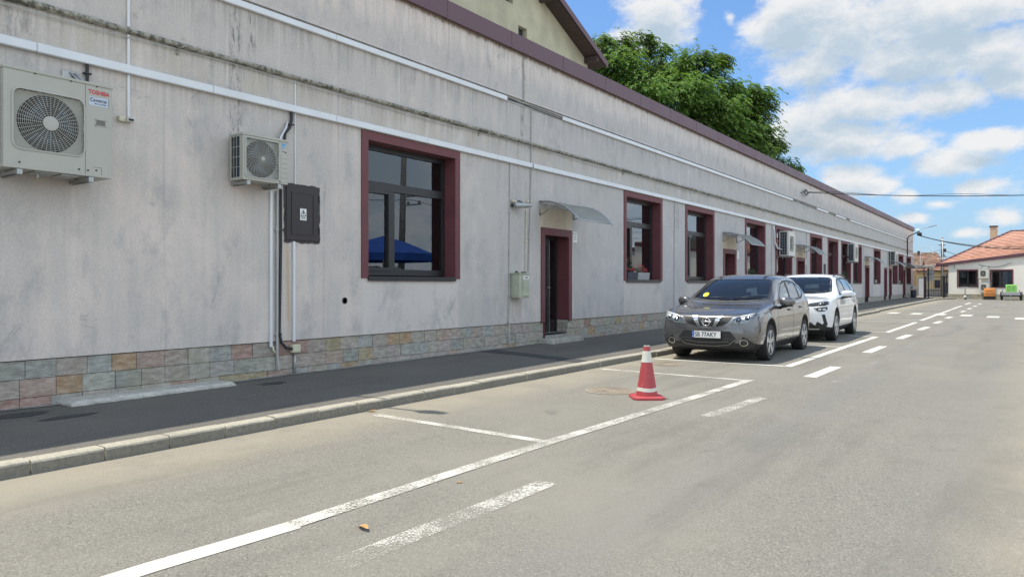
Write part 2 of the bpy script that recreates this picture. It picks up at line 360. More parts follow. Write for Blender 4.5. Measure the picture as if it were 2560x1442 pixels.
# ------------------------------------------------------------------ the yard
def sheet(name, poly, h, mat, label=None, cat=None, step=3.0):
    """flat polygon given as (x0,x1) limits along y, laid on the sloping yard"""
    mb = MB(); n = len(poly)
    for (y, a, e) in poly: pass
    vs = []
    for (y, a, e) in poly: vs += [(a, y, gz(y)+h), (e, y, gz(y)+h)]
    mb.add(vs, [(2*i, 2*i+1, 2*i+3, 2*i+2) for i in range(n-1)])
    o = mb.build(name, mat); tag(o, label, cat, None, 'structure'); return o
sheet('ground', [(-400, -600, 600), (-40, -600, 600), (78, -600, 600), (900, -600, 600)], -.035, M['asphalt'], 'flat worn ground around the yard', 'ground')
sheet('road', [(-30, 2.4, 30), (0, 2.4, 30), (40, 2.4, 30), (71.0, -6, 30), (78, -6, 30), (110, -6, 30)], 0., M['asphalt'], 'sunlit grey beige asphalt lane with parking bays', 'road')
KX = [(-12, 2.62), (2, 2.65), (6, 2.72), (11, 2.82), (14, 2.90), (37.5, 2.93), (38.5, 2.80), (50, 2.74), (60, 2.70), (64.5, 2.74), (67.5, 3.05), (69.4, 3.8)]
def kx(y):
    for (a, xa), (b, xb) in zip(KX, KX[1:]):
        if a <= y <= b: return xa + (xb-xa)*(y-a)/(b-a)
    return KX[0][1] if y < KX[0][0] else KX[-1][1]
# pavement slab with its own thickness
mb = MB(); ys = [-12 + i*1.0 for i in range(83)] + [70.5]
top = []; 
for y in ys: top.append(((-.2, y, gz(y)+.101), (kx(min(y, 69.4))-.155, y, gz(y)+.101)))
for (a, b), (c, d) in zip(top, top[1:]): mb.quad(a, b, d, c)
tag(mb.build('pavement', M['walk']), 'dark shaded asphalt pavement along the long building', 'pavement', None, 'structure')
# kerb stones: one kerb, joints and chips cut into its outline
mb = MB(); y = -12.0
while y < 69.0:
    L = .53; y1 = min(y+L, 69.4); g = .006; n = 4; rows = []
    jig = rnd.uniform(-.006, .006); jz = rnd.uniform(-.004, .004)
    for i in range(n+1):
        yy = y+g + (y1-y-2*g)*i/n; k = kx(yy)+jig; h = gz(yy)+.106+jz; lo = gz(yy)-.03
        w = rnd.uniform(-.003, .003)
        rows.append([(k-.16, yy, lo), (k-.16, yy, h-.004), (k-.148, yy, h), (k-.022, yy, h+w), (k-.006+w, yy, h-.008), (k, yy, h-.022), (k, yy, lo)])
    m_ = len(rows[0]); vs = [p for r in rows for p in r]
    mb.add(vs, [(i*m_+j, i*m_+j+1, (i+1)*m_+j+1, (i+1)*m_+j) for i in range(n) for j in range(m_-2)] + [list(range(m_)), list(range(n*m_, (n+1)*m_))[::-1]])
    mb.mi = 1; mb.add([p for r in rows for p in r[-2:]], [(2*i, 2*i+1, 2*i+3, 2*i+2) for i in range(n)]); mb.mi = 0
    y = y1
tag(mb.build('kerb', [M['kerb'], M['kerb_shade']]), 'pale concrete kerb edging the pavement', 'kerb', None, 'structure')
# fresh strip of asphalt across the pavement by the first door, and the dirt line at the wall foot
mb = MB(); P = [(.02, 10.95, 11.45), (.9, 10.85, 11.25), (1.8, 10.62, 11.0), (2.62, 10.35, 10.7)]
for (a, p, q), (c, r, s) in zip(P, P[1:]): mb.quad((a, p, gz(p)+.1055), (c, r, gz(r)+.1055), (c, s, gz(s)+.1055), (a, q, gz(q)+.1055))
tag(mb.build('pavement_patch', M['patch']), 'dark strip of fresh asphalt across the pavement near the open door', 'patch', None, 'structure')
mb = MB()
for i in range(150):
    y = -3 + i*.5; a, b = .07+.07*rnd.random(), .07+.07*rnd.random()
    if i: mb.quad((-.1, y-.5, gz(y)+.107), (prev, y-.5, gz(y)+.107), (b, y, gz(y)+.107), (-.1, y, gz(y)+.107))
    prev = b
tag(mb.build('gravel', M['concrete_grey']), 'strip of grit and dirt along the foot of the stone plinth', 'grit', None, 'stuff')

def strip(mb, pts, w, h=.004, seg=.5, jit=.006):
    """painted line along a polyline on the yard"""
    out = []
    for (a, b) in zip(pts, pts[1:]):
        d = Vector((b[0]-a[0], b[1]-a[1])); n = max(1, int(d.length/seg)); nn = Vector((-d.y, d.x)).normalized()
        for i in range(n+1):
            if out and i == 0: continue
            p = Vector(a[:2])+d*(i/n); ww = w/2+rnd.uniform(-jit, jit)
            out.append((p+nn*ww, p-nn*(w/2+rnd.uniform(-jit, jit))))
    for (a, b), (c, d) in zip(out, out[1:]):
        mb.quad(*[(p.x, p.y, gz(p.y)+h) for p in (a, b, d, c)])
def marks(name, items, mat, label, h=.004):
    mb = MB()
    for pts, w in items: strip(mb, pts, w, h)
    return tag(mb.build(name, mat), label, 'road marking', None, 'structure')
marks('road_marking', [([(5.02, -2), (5.14, 1.9), (5.20, 2.72)], .15)], M['mark_new'], 'freshly painted white line at the near end of the parking bays')
marks('road_marking', [([(5.195, 2.68), (5.21, 4.2), (5.23, 5.45), (5.30, 7.5), (5.40, 10.56)], .13)], M['mark'], 'worn white line along the empty parking bay with the cone', .0065)
marks('road_marking', [([(2.98, 5.50), (4.2, 5.48), (5.17, 5.44)], .11)], M['mark'], 'speckled white line closing the near end of the cone bay')
marks('road_marking', [([(2.98, 10.56), (5.34, 10.50)], .11)], M['mark'], 'white line closing the cone bay on the car side')
marks('road_marking', [([(3.0, 12.53), (5.36, 12.66)], .11)], M['mark_new'], 'white line in front of the grey car')
marks('road_marking', [([(5.38, 12.60), (5.40, 17.0), (5.44, 20.8)], .14)], M['mark_new'], 'white line beside the two parked cars')
marks('road_marking', [([(3.0, 17.0), (5.34, 17.1)], .11)], M['mark_new'], 'white line between the grey car and the white car')
marks('road_marking', [([(3.0, 20.9), (5.37, 20.8)], .10)], M['mark_new'], 'white line under the white car')
marks('road_marking', [([(3.0, 23.0), (5.36, 22.8)], .10), ([(5.40, 22.75), (5.42, 28.95)], .14), ([(3.0, 29.1), (5.36, 28.9)], .10)], M['mark_new'], 'white outlined parking bay just past the white car')
marks('road_marking', [([(3.0, 30.7), (5.36, 30.5)], .10), ([(5.40, 30.4), (5.38, 43.0)], .14), ([(3.0, 36.0), (5.32, 35.8)], .1), ([(3.0, 38.2), (5.32, 38.0)], .1), ([(3.0, 43.1), (5.32, 42.9)], .1)], M['mark_new'], 'white outlined parking bays before the crossing')
marks('road_marking', [([(5.36, 43.6), (5.34, 50.5)], .14), ([(3.0, 48.0), (5.3, 47.8)], .1), ([(2.9, 53.5), (5.3, 53.3)], .1), ([(5.34, 53.0), (5.34, 58.0)], .14), ([(2.9, 58.2), (5.3, 58.0)], .1)], M['mark_new'], 'farthest white outlined parking bays near the kerb end')
marks('road_marking', [([(5.88, 2.45), (5.92, 4.35)], .17)], M['mark_worn'], 'worn white dash nearest the camera', .004)
marks('road_marking', [([(5.92, 7.45), (6.02, 9.05)], .15)], M['mark_worn'], 'faded white dash beside the cone')
for i, (a, b) in enumerate([(11.4, 13.05), (16.0, 17.8), (20.3, 22.0), (24.4, 26.2), (28.6, 30.3), (32.8, 34.4), (40.0, 41.6), (44.5, 46.2), (49.0, 50.6), (54, 55.5)]):
    n_ = ['nearest', 'second', 'third', 'fourth', 'fifth', 'sixth', 'seventh', 'eighth', 'ninth', 'farthest'][i]
    marks('road_marking', [([(6.02, a), (6.05, b)], .18)], M['mark_new'], n_ + ' of the crisp white dashes along the middle of the lane')
for i, (x, y) in enumerate([(3.6, 37.0), (4.55, 36.7), (5.48, 36.4), (6.48, 35.9), (7.45, 35.0), (8.4, 33.9), (9.4, 33.0)]):
    mb = MB(); w = .42; mb.quad(*[(px, py, gz(py)+.0075) for px, py in ((x-w/2, y-.75), (x+w/2, y-.75), (x+w/2, y+.75), (x-w/2, y+.75))])
    tag(mb.build('crossing_stripe', M['mark_new']), ['first', 'second', 'third', 'fourth', 'fifth', 'sixth', 'seventh'][i] + ' white stripe of the crossing, counted from the kerb', 'road marking', None, 'structure')
marks('road_marking', [([(6.46, 11.0), (6.52, 20), (6.66, 52)], .12)], M['mark_ghost'], 'ghost of a blacked out line along the lane')
marks('road_marking', [([(6.40, 11.1), (8.6, 10.5)], .045), ([(6.6, 15.75), (9.2, 14.6)], .04), ([(6.6, 20.6), (9.6, 19.4)], .045), ([(6.7, 26.0), (10, 24.6)], .05), ([(6.7, 33), (10, 31.5)], .05)], M['mark_ghost'], 'thin scratched lines across the far half of the lane')

# -------------------------------------------------------------- long building
B = empty('commercial_building', (0, 0, 0), 'long low building with streaked grey plaster, maroon windows and doors, beside the pavement', 'building')
TOP = 6.45; YA, YB = -10.0, 74.2
WZ0, WZ1 = 1.53, 3.90; BAND = .14
opens = [(a+.02, b-.02, WZ0+.02, WZ1-.02) for a, b in WIN] + [(a+.02, b-.02, -.2, 2.66) for a, b in DOOR]
def cutwall(name, x, z0, z1, mat, parent):
    zs = sorted({z0, z1, *[z for o in opens for z in o[2:4] if z0 < z < z1]}); ysb = sorted({YA, YB, *[q for o in opens for q in o[:2]]})
    mb = MB()
    for ya, yb in zip(ysb, ysb[1:]):
        for za, zb in zip(zs, zs[1:]):
            cy, cz = (ya+yb)/2, (za+zb)/2
            if any(o[0] < cy < o[1] and o[2] < cz < o[3] for o in opens): continue
            mb.quad((x, ya, za), (x, yb, za), (x, yb, zb), (x, ya, zb))
    cc = YA
    for a_, b_ in [(q[0], q[1]) for q in opens if q[2] < 0]+[(YB, YB)]: mb.quad((x, cc, z0), (x, a_, z0), (x-.035, a_, z0), (x-.035, cc, z0)); cc = b_
    return mb
mb = cutwall('wall', 0, .62, 5.29, M['plaster'], B)
mb.quad((0, YA, 5.285), (0, YB, 5.285), (.05, YB, 5.285), (.05, YA, 5.285))
mb.quad((.05, YA, 5.285), (.05, YB, 5.285), (.035, YB, 5.33), (.035, YA, 5.33)); mb.quad((.035, YA, 5.33), (.035, YB, 5.33), (.03, YB, TOP), (.03, YA, TOP))
mb.quad((0, YB, 0), (-14, YB, 0), (-14, YB, TOP), (0, YB, TOP)); mb.quad((0, YA, 0), (-14, YA, 0), (-14, YA, TOP), (0, YA, TOP)); mb.quad((-14, YA, 0), (-14, YB, 0), (-14, YB, TOP), (-14, YA, TOP))
mb.build('wall', M['plaster'], B, flip=False)
# interior so that the panes have a room behind them
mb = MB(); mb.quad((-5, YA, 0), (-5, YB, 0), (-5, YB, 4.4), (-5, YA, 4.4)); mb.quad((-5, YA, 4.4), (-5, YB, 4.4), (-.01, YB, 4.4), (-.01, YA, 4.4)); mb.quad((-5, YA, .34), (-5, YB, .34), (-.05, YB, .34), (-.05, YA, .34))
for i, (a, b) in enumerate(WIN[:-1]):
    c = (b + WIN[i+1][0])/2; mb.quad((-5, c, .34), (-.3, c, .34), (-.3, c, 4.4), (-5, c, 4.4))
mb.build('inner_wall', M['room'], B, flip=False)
mb = MB(); mb.box(-14, .02, YA, YB, 6.36, 6.42); mb.build('roof', M['concrete_grey'], B)
mb = MB(); y = YA
mb.box(-.35, .12, YA, YB+.1, 6.50, 6.57); mb.box(.085, .12, YA, YB+.1, 6.24, 6.50)
while y < YB: mb.box(.06, .124, y, y+.02, 6.235, 6.575); y += 2.0
mb.build('fascia', M['maroon_metal'], B)
# plinth of split slate, stone by stone
mb = MB(); pal = [(.40,.39,.33), (.37,.37,.325), (.42,.375,.31), (.44,.355,.30), (.39,.37,.34), (.36,.37,.35), (.43,.365,.31), (.45,.38,.325), (.44,.36,.33)]; hot = [(.42,.235,.185), (.46,.28,.14), (.45,.31,.25), (.42,.32,.17)]
def stone_row(y0, y1, z0f, z1, off):
    y = y0
    first = True
    while y < y1-.02:
        L = rnd.uniform(.27, .37)
        if first: L *= off; first = False
        e = min(y+L, y1)
        if y1-e < .08: e = y1
        h = rnd.random(); near = max(0., 1-max(0, y-6)/18)
        c = rnd.choice(hot) if h < .27*near+.02 else rnd.choice(pal)
        if y > 22: c = tuple(p*.55+q*.45 for p, q in zip(c, (.46, .44, .38)))
        c = tuple(p*.88+q*.12 for p, q in zip(c, (.43, .385, .33))); v = rnd.uniform(.88, 1.12); mb.tint = (c[0]*v, c[1]*v, c[2]*v, 1)
        x = -.022+rnd.uniform(-.006, .006); g = .003; zb0, zb1 = z0f(y), z0f(e)
        if z1 > max(zb0, zb1)+.02:
            A = [(x, y+g, max(zb0, z0f(y))), (x, e-g, zb1), (x, e-g, z1-g), (x, y+g, z1-g)]; Bk = [(-.06, p[1], p[2]) for p in A]
            mb.add(A+Bk, [(0,1,2,3), (0,4,5,1), (1,5,6,2), (2,6,7,3), (3,7,4,0)])
        y = e
segs = []; c0 = YA
for a, b in DOOR: segs.append((c0, a+.137)); c0 = b-.137
segs.append((c0, YB))
for k_, (a, b) in enumerate(segs):
    mb = MB(); stone_row(a, b, lambda y: .415, .612, .6); stone_row(a, b, lambda y: .215, .412, 1.0); stone_row(a, b, lambda y: gz(y)+.10, .212, .8); mb.build('plinth', M['stone'], B)
for (a, b) in DOOR[:2]:
    mb = MB()                       # stone returns beside the doorways
    for k in range(2):
        z0 = .215+.2*k
        for j in range(2):
            mb.tint = (*rnd.choice(pal), 1); mb.quad((-.03-.14*j, b-.143, z0), (-.165-.14*j, b-.143, z0), (-.165-.14*j, b-.143, z0+.196), (-.03-.14*j, b-.143, z0+.196))
    mb.build('stone_return', M['stone'], B)
for (a, b) in segs: mb = MB(); mb.box(-.5, -.045, a, b, -.1, .618); mb.build('plinth_core', M['dark'], B)
# old lichen covered ledge with its rusty hooks
mb = MB(); n = 180; ring = 7; vs = []
for i in range(n+1):
    y = YA+(58.0-YA)*i/n; s = 1+rnd.uniform(-.14, .14)
    for k in range(ring):
        t = math.pi*k/(ring-1)-math.pi/2; vs.append((.012+.055*s*math.cos(t)+rnd.uniform(-.005, .005), y, 4.425+.036*s*math.sin(t)+rnd.uniform(-.004, .004)))
mb.add(vs, [(i*ring+k, i*ring+k+1, (i+1)*ring+k+1, (i+1)*ring+k) for i in range(n) for k in range(ring-1)])
mb.box(0, .03, 58, YB, 4.40, 4.43)
mb.build('ledge', M['mossy'], B, smooth=True)
y = 4.95
while y < 72: mb = MB(); mb.box(0, .13, y, y+.02, 4.37, 4.385); mb.box(.0, .012, y-.01, y+.03, 4.30, 4.40); mb.tube([(.12, y+.01, 4.38), (.13, y+.06, 4.41)], .006, 5); mb.build('ledge_hook', M['mossy'], B); y += 6.1 if y < 40 else 3.3
# the windows
def make_window(a, b):
    y0, y1 = a, b; i0, i1 = a+BAND, b-BAND; zt = WZ1-BAND+.0; X = -.26; mb = MB(); px = .022
    for (p, q, r, s) in ((y0, i0, WZ0, WZ1), (i1, y1, WZ0, WZ1), (i0, i1, zt, WZ1)):
        mb.quad((px, p, r), (px, q, r), (px, q, s), (px, p, s))
    mb.quad((px, y0, WZ0), (px, y0, WZ1), (-.02, y0, WZ1), (-.02, y0, WZ0)); mb.quad((px, y1, WZ0), (px, y1, WZ1), (-.02, y1, WZ1), (-.02, y1, WZ0))
    mb.quad((px, y0, WZ0), (px, i0, WZ0), (-.02, i0, WZ0), (-.02, y0, WZ0)); mb.quad((px, i1, WZ0), (px, y1, WZ0), (-.02, y1, WZ0), (-.02, i1, WZ0))
    mb.quad((px, y0, WZ1), (px, y1, WZ1), (-.02, y1, WZ1), (-.02, y0, WZ1))
    for yy in (i0, i1): mb.quad((px, yy, WZ0), (px, yy, zt), (X-.1, yy, zt), (X-.1, yy, WZ0))
    mb.quad((px, i0, zt), (px, i1, zt), (X-.1, i1, zt), (X-.1, i0, zt))
    w = mb.build('window', M['maroon'], B)
    mb = MB(); fb = .07; f0, f1 = X-.05, X+.02; zb = WZ0+.05; tr = 3.07; mu = i0+.80
    mb.box(f0, f1, i0, i0+fb, zb, zt); mb.box(f0, f1, i1-fb, i1, zb, zt); mb.box(f0, f1, i0+fb, i1-fb, zt-.09, zt); mb.box(f0, f1, i0+fb, i1-fb, zb, zb+.08)
    mb.box(f0, f1+.012, i0+fb, i1-fb, tr-.055, tr+.055); mb.box(f0, f1+.006, mu-.05, mu+.05, zb+.08, tr-.055)
    for (p, q, r, s) in ((i0+fb, mu-.05, zb+.08, tr-.055),):           # opening sash
        mb.box(f0+.01, f1+.02, p, p+.055, r, s); mb.box(f0+.01, f1+.02, q-.055, q, r, s); mb.box(f0+.01, f1+.02, p+.055, q-.055, s-.055, s); mb.box(f0+.01, f1+.02, p+.055, q-.055, r, r+.055)
    mb.box(f0+.02, f1+.004, i0+fb, i1-fb, tr+.055, tr+.085); mb.box(f0+.02, f1+.004, mu+.05, i1-fb, zb+.08, zb+.105)
    mb.build('frame', M['frame_dark'], w)
    mb = MB()
    for (p, q, r, s) in ((i0+fb+.05, mu-.10, zb+.13, tr-.105), (mu+.05, i1-fb, zb+.10, tr-.055), (i0+fb, i1-fb, tr+.08, zt-.09)): mb.box(X-.022, X-.014, p, q, r, s)
    mb.build('pane', M['glass'], w)
    mb = MB(); mb.box(X+.02, .035, i0-.005, i1+.005, WZ0-.015, WZ0+.03); mb.box(.025, .04, i0-.005, i1+.005, WZ0-.045, WZ0-.015); mb.build('sill', M['frame_dark'], w)
    mb = MB(); k = 26; cw = i1-.10-(i1-.62)
    pts = [((i1-.62)+cw*j/k, X-.16+.025*math.sin(j*1.9)+.01*math.sin(j*.7)) for j in range(k+1)]
    for (p, xp), (q, xq) in zip(pts, pts[1:]): mb.quad((xp, p, WZ0+.1), (xq, q, WZ0+.1), (xq, q, zt), (xp, p, zt))
    mb.build('curtain', M['curtain'], w, smooth=True, flip=False)
    return w
w0 = make_window(0.0, 2.46)
for i, (a, b) in enumerate(WIN):
    o = w0 if i == 0 else copy_tree(w0, B); o.location = (0, a, 0); s_ = (b-a)/2.46; o.scale = (1, s_, 1)
# the doors
def make_door(a, b, first):
    mb = MB(); px = .024; d0, d1 = a+.14, b-.14; zt = 2.52; z0 = .60; X = -.30
    for (p, q, r, s) in ((a, d0, z0, 2.68), (d1, b, z0, 2.68), (d0, d1, zt, 2.68)): mb.quad((px, p, r), (px, q, r), (px, q, s), (px, p, s))
    for yy in (a, b): mb.quad((px, yy, z0), (px, yy, 2.68), (-.02, yy, 2.68), (-.02, yy, z0))
    mb.quad((px, a, 2.68), (px, b, 2.68), (-.02, b, 2.68), (-.02, a, 2.68))
    for (p, q) in ((a, d0), (d1, b)): mb.quad((px, p, z0), (px, q, z0), (-.04, q, z0), (-.04, p, z0))
    for yy, zz in ((d0, .24), (d1, .62)): mb.quad((px, yy, zz), (px, yy, zt), (X-.25, yy, zt), (X-.25, yy, zz))
    mb.quad((px, d0, zt), (px, d1, zt), (X-.25, d1, zt), (X-.25, d0, zt))
    d = mb.build('door', M['maroon'], B)
    mb = MB(); mb.box(X-.06, X, d0, d0+.05, .30, zt); mb.box(X-.06, X, d1-.06, d1, .30, zt); mb.box(X-.06, X, d0+.05, d1-.06, zt-.07, zt)
    mb.box(X-.05, X-.01, d0+.05, d1-.32, .30, zt-.07)               # the leaf with raised fields
    for (r, s) in ((.45, 1.15), (1.28, 2.35)):
        mb.box(X-.02, X+.002, d0+.14, d1-.42, r, r+.03); mb.box(X-.02, X+.002, d0+.14, d1-.42, s-.03, s); mb.box(X-.02, X+.002, d0+.14, d0+.17, r, s); mb.box(X-.02, X+.002, d1-.45, d1-.42, r, s)
    mb.build('door_leaf', M['frame_dark'], d)
    mb = MB(); mb.box(X-.04, X-.02, d1-.32, d1-.06, .30, zt-.07); mb.build('pane', M['glass'], d)
    mb = MB(); mb.tube([(X, d1-.37, 1.36), (X+.05, d1-.37, 1.36), (X+.05, d1-.50, 1.36)], .011, 6); mb.tube([(X-.005, d1-.325, .32), (X-.005, d1-.325, zt-.09)], .008, 5); mb.build('handle', M['alu'], d)
    mb = MB(); mb.box(X-.4, .02, d0, d1, .12, .30); mb.build('threshold', M['concrete_grey'], d)
    return d
for i, (a, b) in enumerate(DOOR):
    if i == 0: d0_ = make_door(0.0, 1.29, True)
    o = d0_ if i == 0 else copy_tree(d0_, B)
    o.location = (0, a, 0); o.scale = (1, (b-a)/1.29, 1)
# --------------------------------------------------- things fixed to the wall
def top(mb, name, mat, label, cat, loc, group=None, smooth=False, auto=None, kind=None):
    o = mb.build(name, mat, None, smooth, loc, auto=auto); return tag(o, label, cat, group, kind)
def duct(y0, y1, z0, z1, d, joint, x0=.003):
    mb = MB(); y = y0
    while y < y1-.01:
        e = min(y+joint, y1); mb.rbox(x0, x0+d, y+.002, e-.002, z0, z1, .008, 1); y = e
    return mb
top(duct(-9, YB, 3.912, 4.012, .062, 2.06), 'cable_trunking', M['white_pvc'], 'long white cable trunking running just above the maroon windows', 'cable duct', (0, 30, 3.95), smooth=True, auto=30)
for i, (a, b) in enumerate([(-9, 11.95), (14.1, 33.65), (38.1, 40.6), (42.4, 45.0), (46.2, 72.0)]):
    n_ = ['nearest and longest-looking', 'second', 'third, short', 'fourth, short', 'farthest'][i]
    top(duct(a, b, 5.165, 5.255, .05, 2.06), 'cable_trunking', M['white_pvc'], n_ + ' piece of white trunking high under the parapet, broken by gaps', 'cable duct', (0, (a+b)/2, 5.2), 'broken white trunking under the parapet', smooth=True, auto=30)
for i, (a, b) in enumerate([(11.95, 14.1), (33.65, 38.1), (40.6, 42.4), (45.0, 46.2)]):
    mb = MB(); mb.box(.003, .012, a, b, 5.165, 5.172); mb.box(.003, .012, a, b, 5.248, 5.255); mb.box(.003, .006, a, b, 5.172, 5.248)
    top(mb, 'trunking_backplate', M['grey_pvc'], ['first', 'second', 'third', 'fourth'][i] + ' open backplate where the high trunking has lost its cover', 'cable duct', (0, a, 5.2), 'open trunking backplates')
    mb = MB(); mb.tube([(.02, a, 5.24), (.025, a+.4*(b-a), 5.20), (.02, b, 5.18)], .008, 6); mb.tube([(.02, a, 5.20), (.03, a+.5*(b-a), 5.235), (.02, b, 5.22)], .006, 6)
    top(mb, 'cable', M['cable'], 'black cables lying bare in the ' + ['first', 'second', 'third', 'fourth'][i] + ' open gap of the high trunking', 'cable', (0, a, 5.2), 'bare cables in the trunking gaps')
mb = MB(); pts = []
for i in range(200):
    y = -6+i*.4; pts.append((.03, y, 4.375-.035*abs(math.sin(y*.52))-.01*math.sin(y*2.1)))
mb.tube(pts, .006, 5); top(mb, 'cable', M['grey_pvc'], 'thin grey cable sagging along the underside of the mossy ledge', 'cable', (0, 30, 4.37))

def pipe(name, pts, r, mat, label, cat, clips=(), seg=8, group=None):
    mb = MB(); mb.tube(pts, r, seg)
    for z in clips:
        y = pts[0][1]
        for a, b in zip(pts, pts[1:]):
            if min(a[2], b[2]) <= z <= max(a[2], b[2]): y = a[1]+(b[1]-a[1])*((z-a[2])/(b[2]-a[2]) if a[2] != b[2] else 0)
        mb.box(.0, r*2+.012, y-.03, y+.03, z-.012, z+.012)
    return top(mb, name, mat, label, cat, pts[0], group, smooth=True, auto=50)
def flat(name, y, z0, z1, w, d, mat, label):
    mb = MB(); mb.rbox(.002, d, y-w/2, y+w/2, z0, z1, .006, 1); return top(mb, name, mat, label, 'cable duct', (0, y, z0), smooth=True, auto=30)
flat('cable_duct', 4.35, 3.40, 3.912, .032, .022, M['white_pvc'], 'narrow white duct dropping to the sensor beside the large condenser')
flat('cable_duct', 4.35, 4.012, 4.38, .032, .022, M['white_pvc'], 'narrow white duct between trunking and mossy ledge above the sensor'); flat('cable_duct', 4.35, 4.47, 5.165, .032, .022, M['white_pvc'], 'narrow white duct above the mossy ledge near the large condenser')
flat('cable_duct', 6.745, 2.88, 3.912, .022, .018, M['white_pvc'], 'thin white duct dropping onto the dark brown panel'); flat('cable_duct', 6.745, 4.012, 4.38, .022, .018, M['white_pvc'], 'thin white duct above the trunking, in line with the brown panel')
flat('cable_duct', 6.33, .545, 2.74, .042, .03, M['white_pvc'], 'white vertical duct below the small condenser, left of the black cable')
flat('cable_duct', 6.72, .60, 2.05, .045, .03, M['white_pvc'], 'white vertical duct from the brown panel down to the junction box')
pipe('conduit', [(.035, 6.42, 2.75), (.035, 6.42, .42), (.05, 6.42, .32), (.05, 6.44, .22)], .017, M['grey_pvc'], 'grey pipe beside the black cable below the small condenser', 'pipe', (2.2, .72))
pipe('cable', [(.04, 6.475, 2.78), (.04, 6.475, 2.0), (.04, 6.46, 1.2), (.04, 6.45, .75), (.045, 6.48, .60), (.05, 6.56, .52), (.05, 6.67, .50)], .021, M['cable'], 'thick black cable curving into the junction box on the plinth', 'cable', (2.2, .72))
mb = MB(); mb.tube([(.03, 6.35, .56), (.03, 6.36, .50), (.05, 6.38, .46)], .014, 7); top(mb, 'pipe_end', M['cream_plastic'], 'short bent pipe end under the left white duct', 'pipe', (0, 6.35, .5), smooth=True)
mb = MB(); mb.rbox(-.01, .075, 6.66, 6.80, .44, .56, .012, 2)
jb = empty('junction_box', (0, 6.73, .44), 'small beige junction box on the plinth at the end of the black cable', 'junction box')
mb.build('box', M['cream_plastic'], jb, smooth=True, auto=40); mb = MB(); mb.rbox(.075, .082, 6.675, 6.785, .455, .545, .004, 1); mb.build('lid', M['cream_plastic'], jb)
mb = MB(); mb.tube([(.015, 6.735, .44), (.015, 6.735, .10)], .02, 8); mb.tube([(.02, 6.735, .42), (.03, 6.80, .36), (.02, 6.86, .30)], .004, 4); top(mb, 'conduit', M['steel'], 'short dark grey pipe from the junction box into the pavement', 'pipe', (0, 6.73, .1), smooth=True)
pipe('conduit', [(.015, 12.08, 3.91), (.015, 12.06, 1.9), (.015, 12.03, .70), (.035, 12.03, .60), (.03, 12.05, .18)], .011, M['grey_pvc'], 'thin grey conduit running down left of the pale green meter cabinet', 'pipe', (2.9, 2.1, 1.2, .66), 6)
pipe('conduit', [(.015, 12.87, 5.16), (.015, 12.86, 4.02), (.075, 12.86, 4.0), (.075, 12.86, 3.9), (.02, 12.85, 3.85), (.02, 12.75, 1.70)], .012, M['grey_pvc'], 'grey conduit from the high trunking down to the meter cabinet', 'pipe', (3.2, 2.4), 6)
pipe('conduit', [(.018, 12.66, 3.0), (.018, 12.64, 1.70)], .013, M['cream_plastic'], 'cream conduit between the camera and the meter cabinet', 'pipe', (2.35,), 6)
for i, (y, lab) in enumerate([(20.52, 'between the second and third maroon windows'), (31.0-.5, 'left of the third wall condenser'), (36.2, 'right of the third door canopy'), (49.95+.5, 'left of the fourth canopy'), (59.9, 'beside the fifth wall condenser')]):
    pipe('conduit', [(.015, y, 3.91), (.015, y-.02, 2.0), (.015, y-.04, .45)], .011, M['grey_pvc'], 'thin vertical grey conduit ' + lab, 'pipe', (3.0, 2.0, 1.1), 6, 'vertical conduits along the facade')
for y in (17.3+.0, 30.2, 39.9, 45.3, 53.4, 62.0):
    pass
for i, y in enumerate((21.55, 29.9, 38.0, 52.9, 62.0)):
    mb = MB(); mb.box(.0, .014, y, y+.02, 4.012, 5.165)
    top(mb, 'cable_duct', M['white_pvc'], ['first', 'second', 'third', 'fourth', 'farthest'][i] + ' thin white duct joining the two trunkings past the first door', 'cable duct', (0, y, 4), 'thin ducts between the trunkings')
# sensor by the big condenser
s_ = empty('outdoor_sensor', (0, 4.29, 3.33), 'small beige outdoor sensor at the foot of a narrow duct', 'sensor')
mb = MB(); mb.rbox(0, .06, 4.22, 4.30, 3.335, 3.40, .01, 2); mb.build('housing', M['cream_plastic'], s_, smooth=True, auto=40)
mb = MB(); mb.rbox(.0, .085, 4.30, 4.385, 3.34, 3.385, .008, 2); mb.build('sensor_head', M['ac_white'], s_, smooth=True, auto=40)
mb = MB(); mb.box(.0855, .088, 4.315, 4.375, 3.35, 3.376); mb.build('lens', M['dark'], s_)

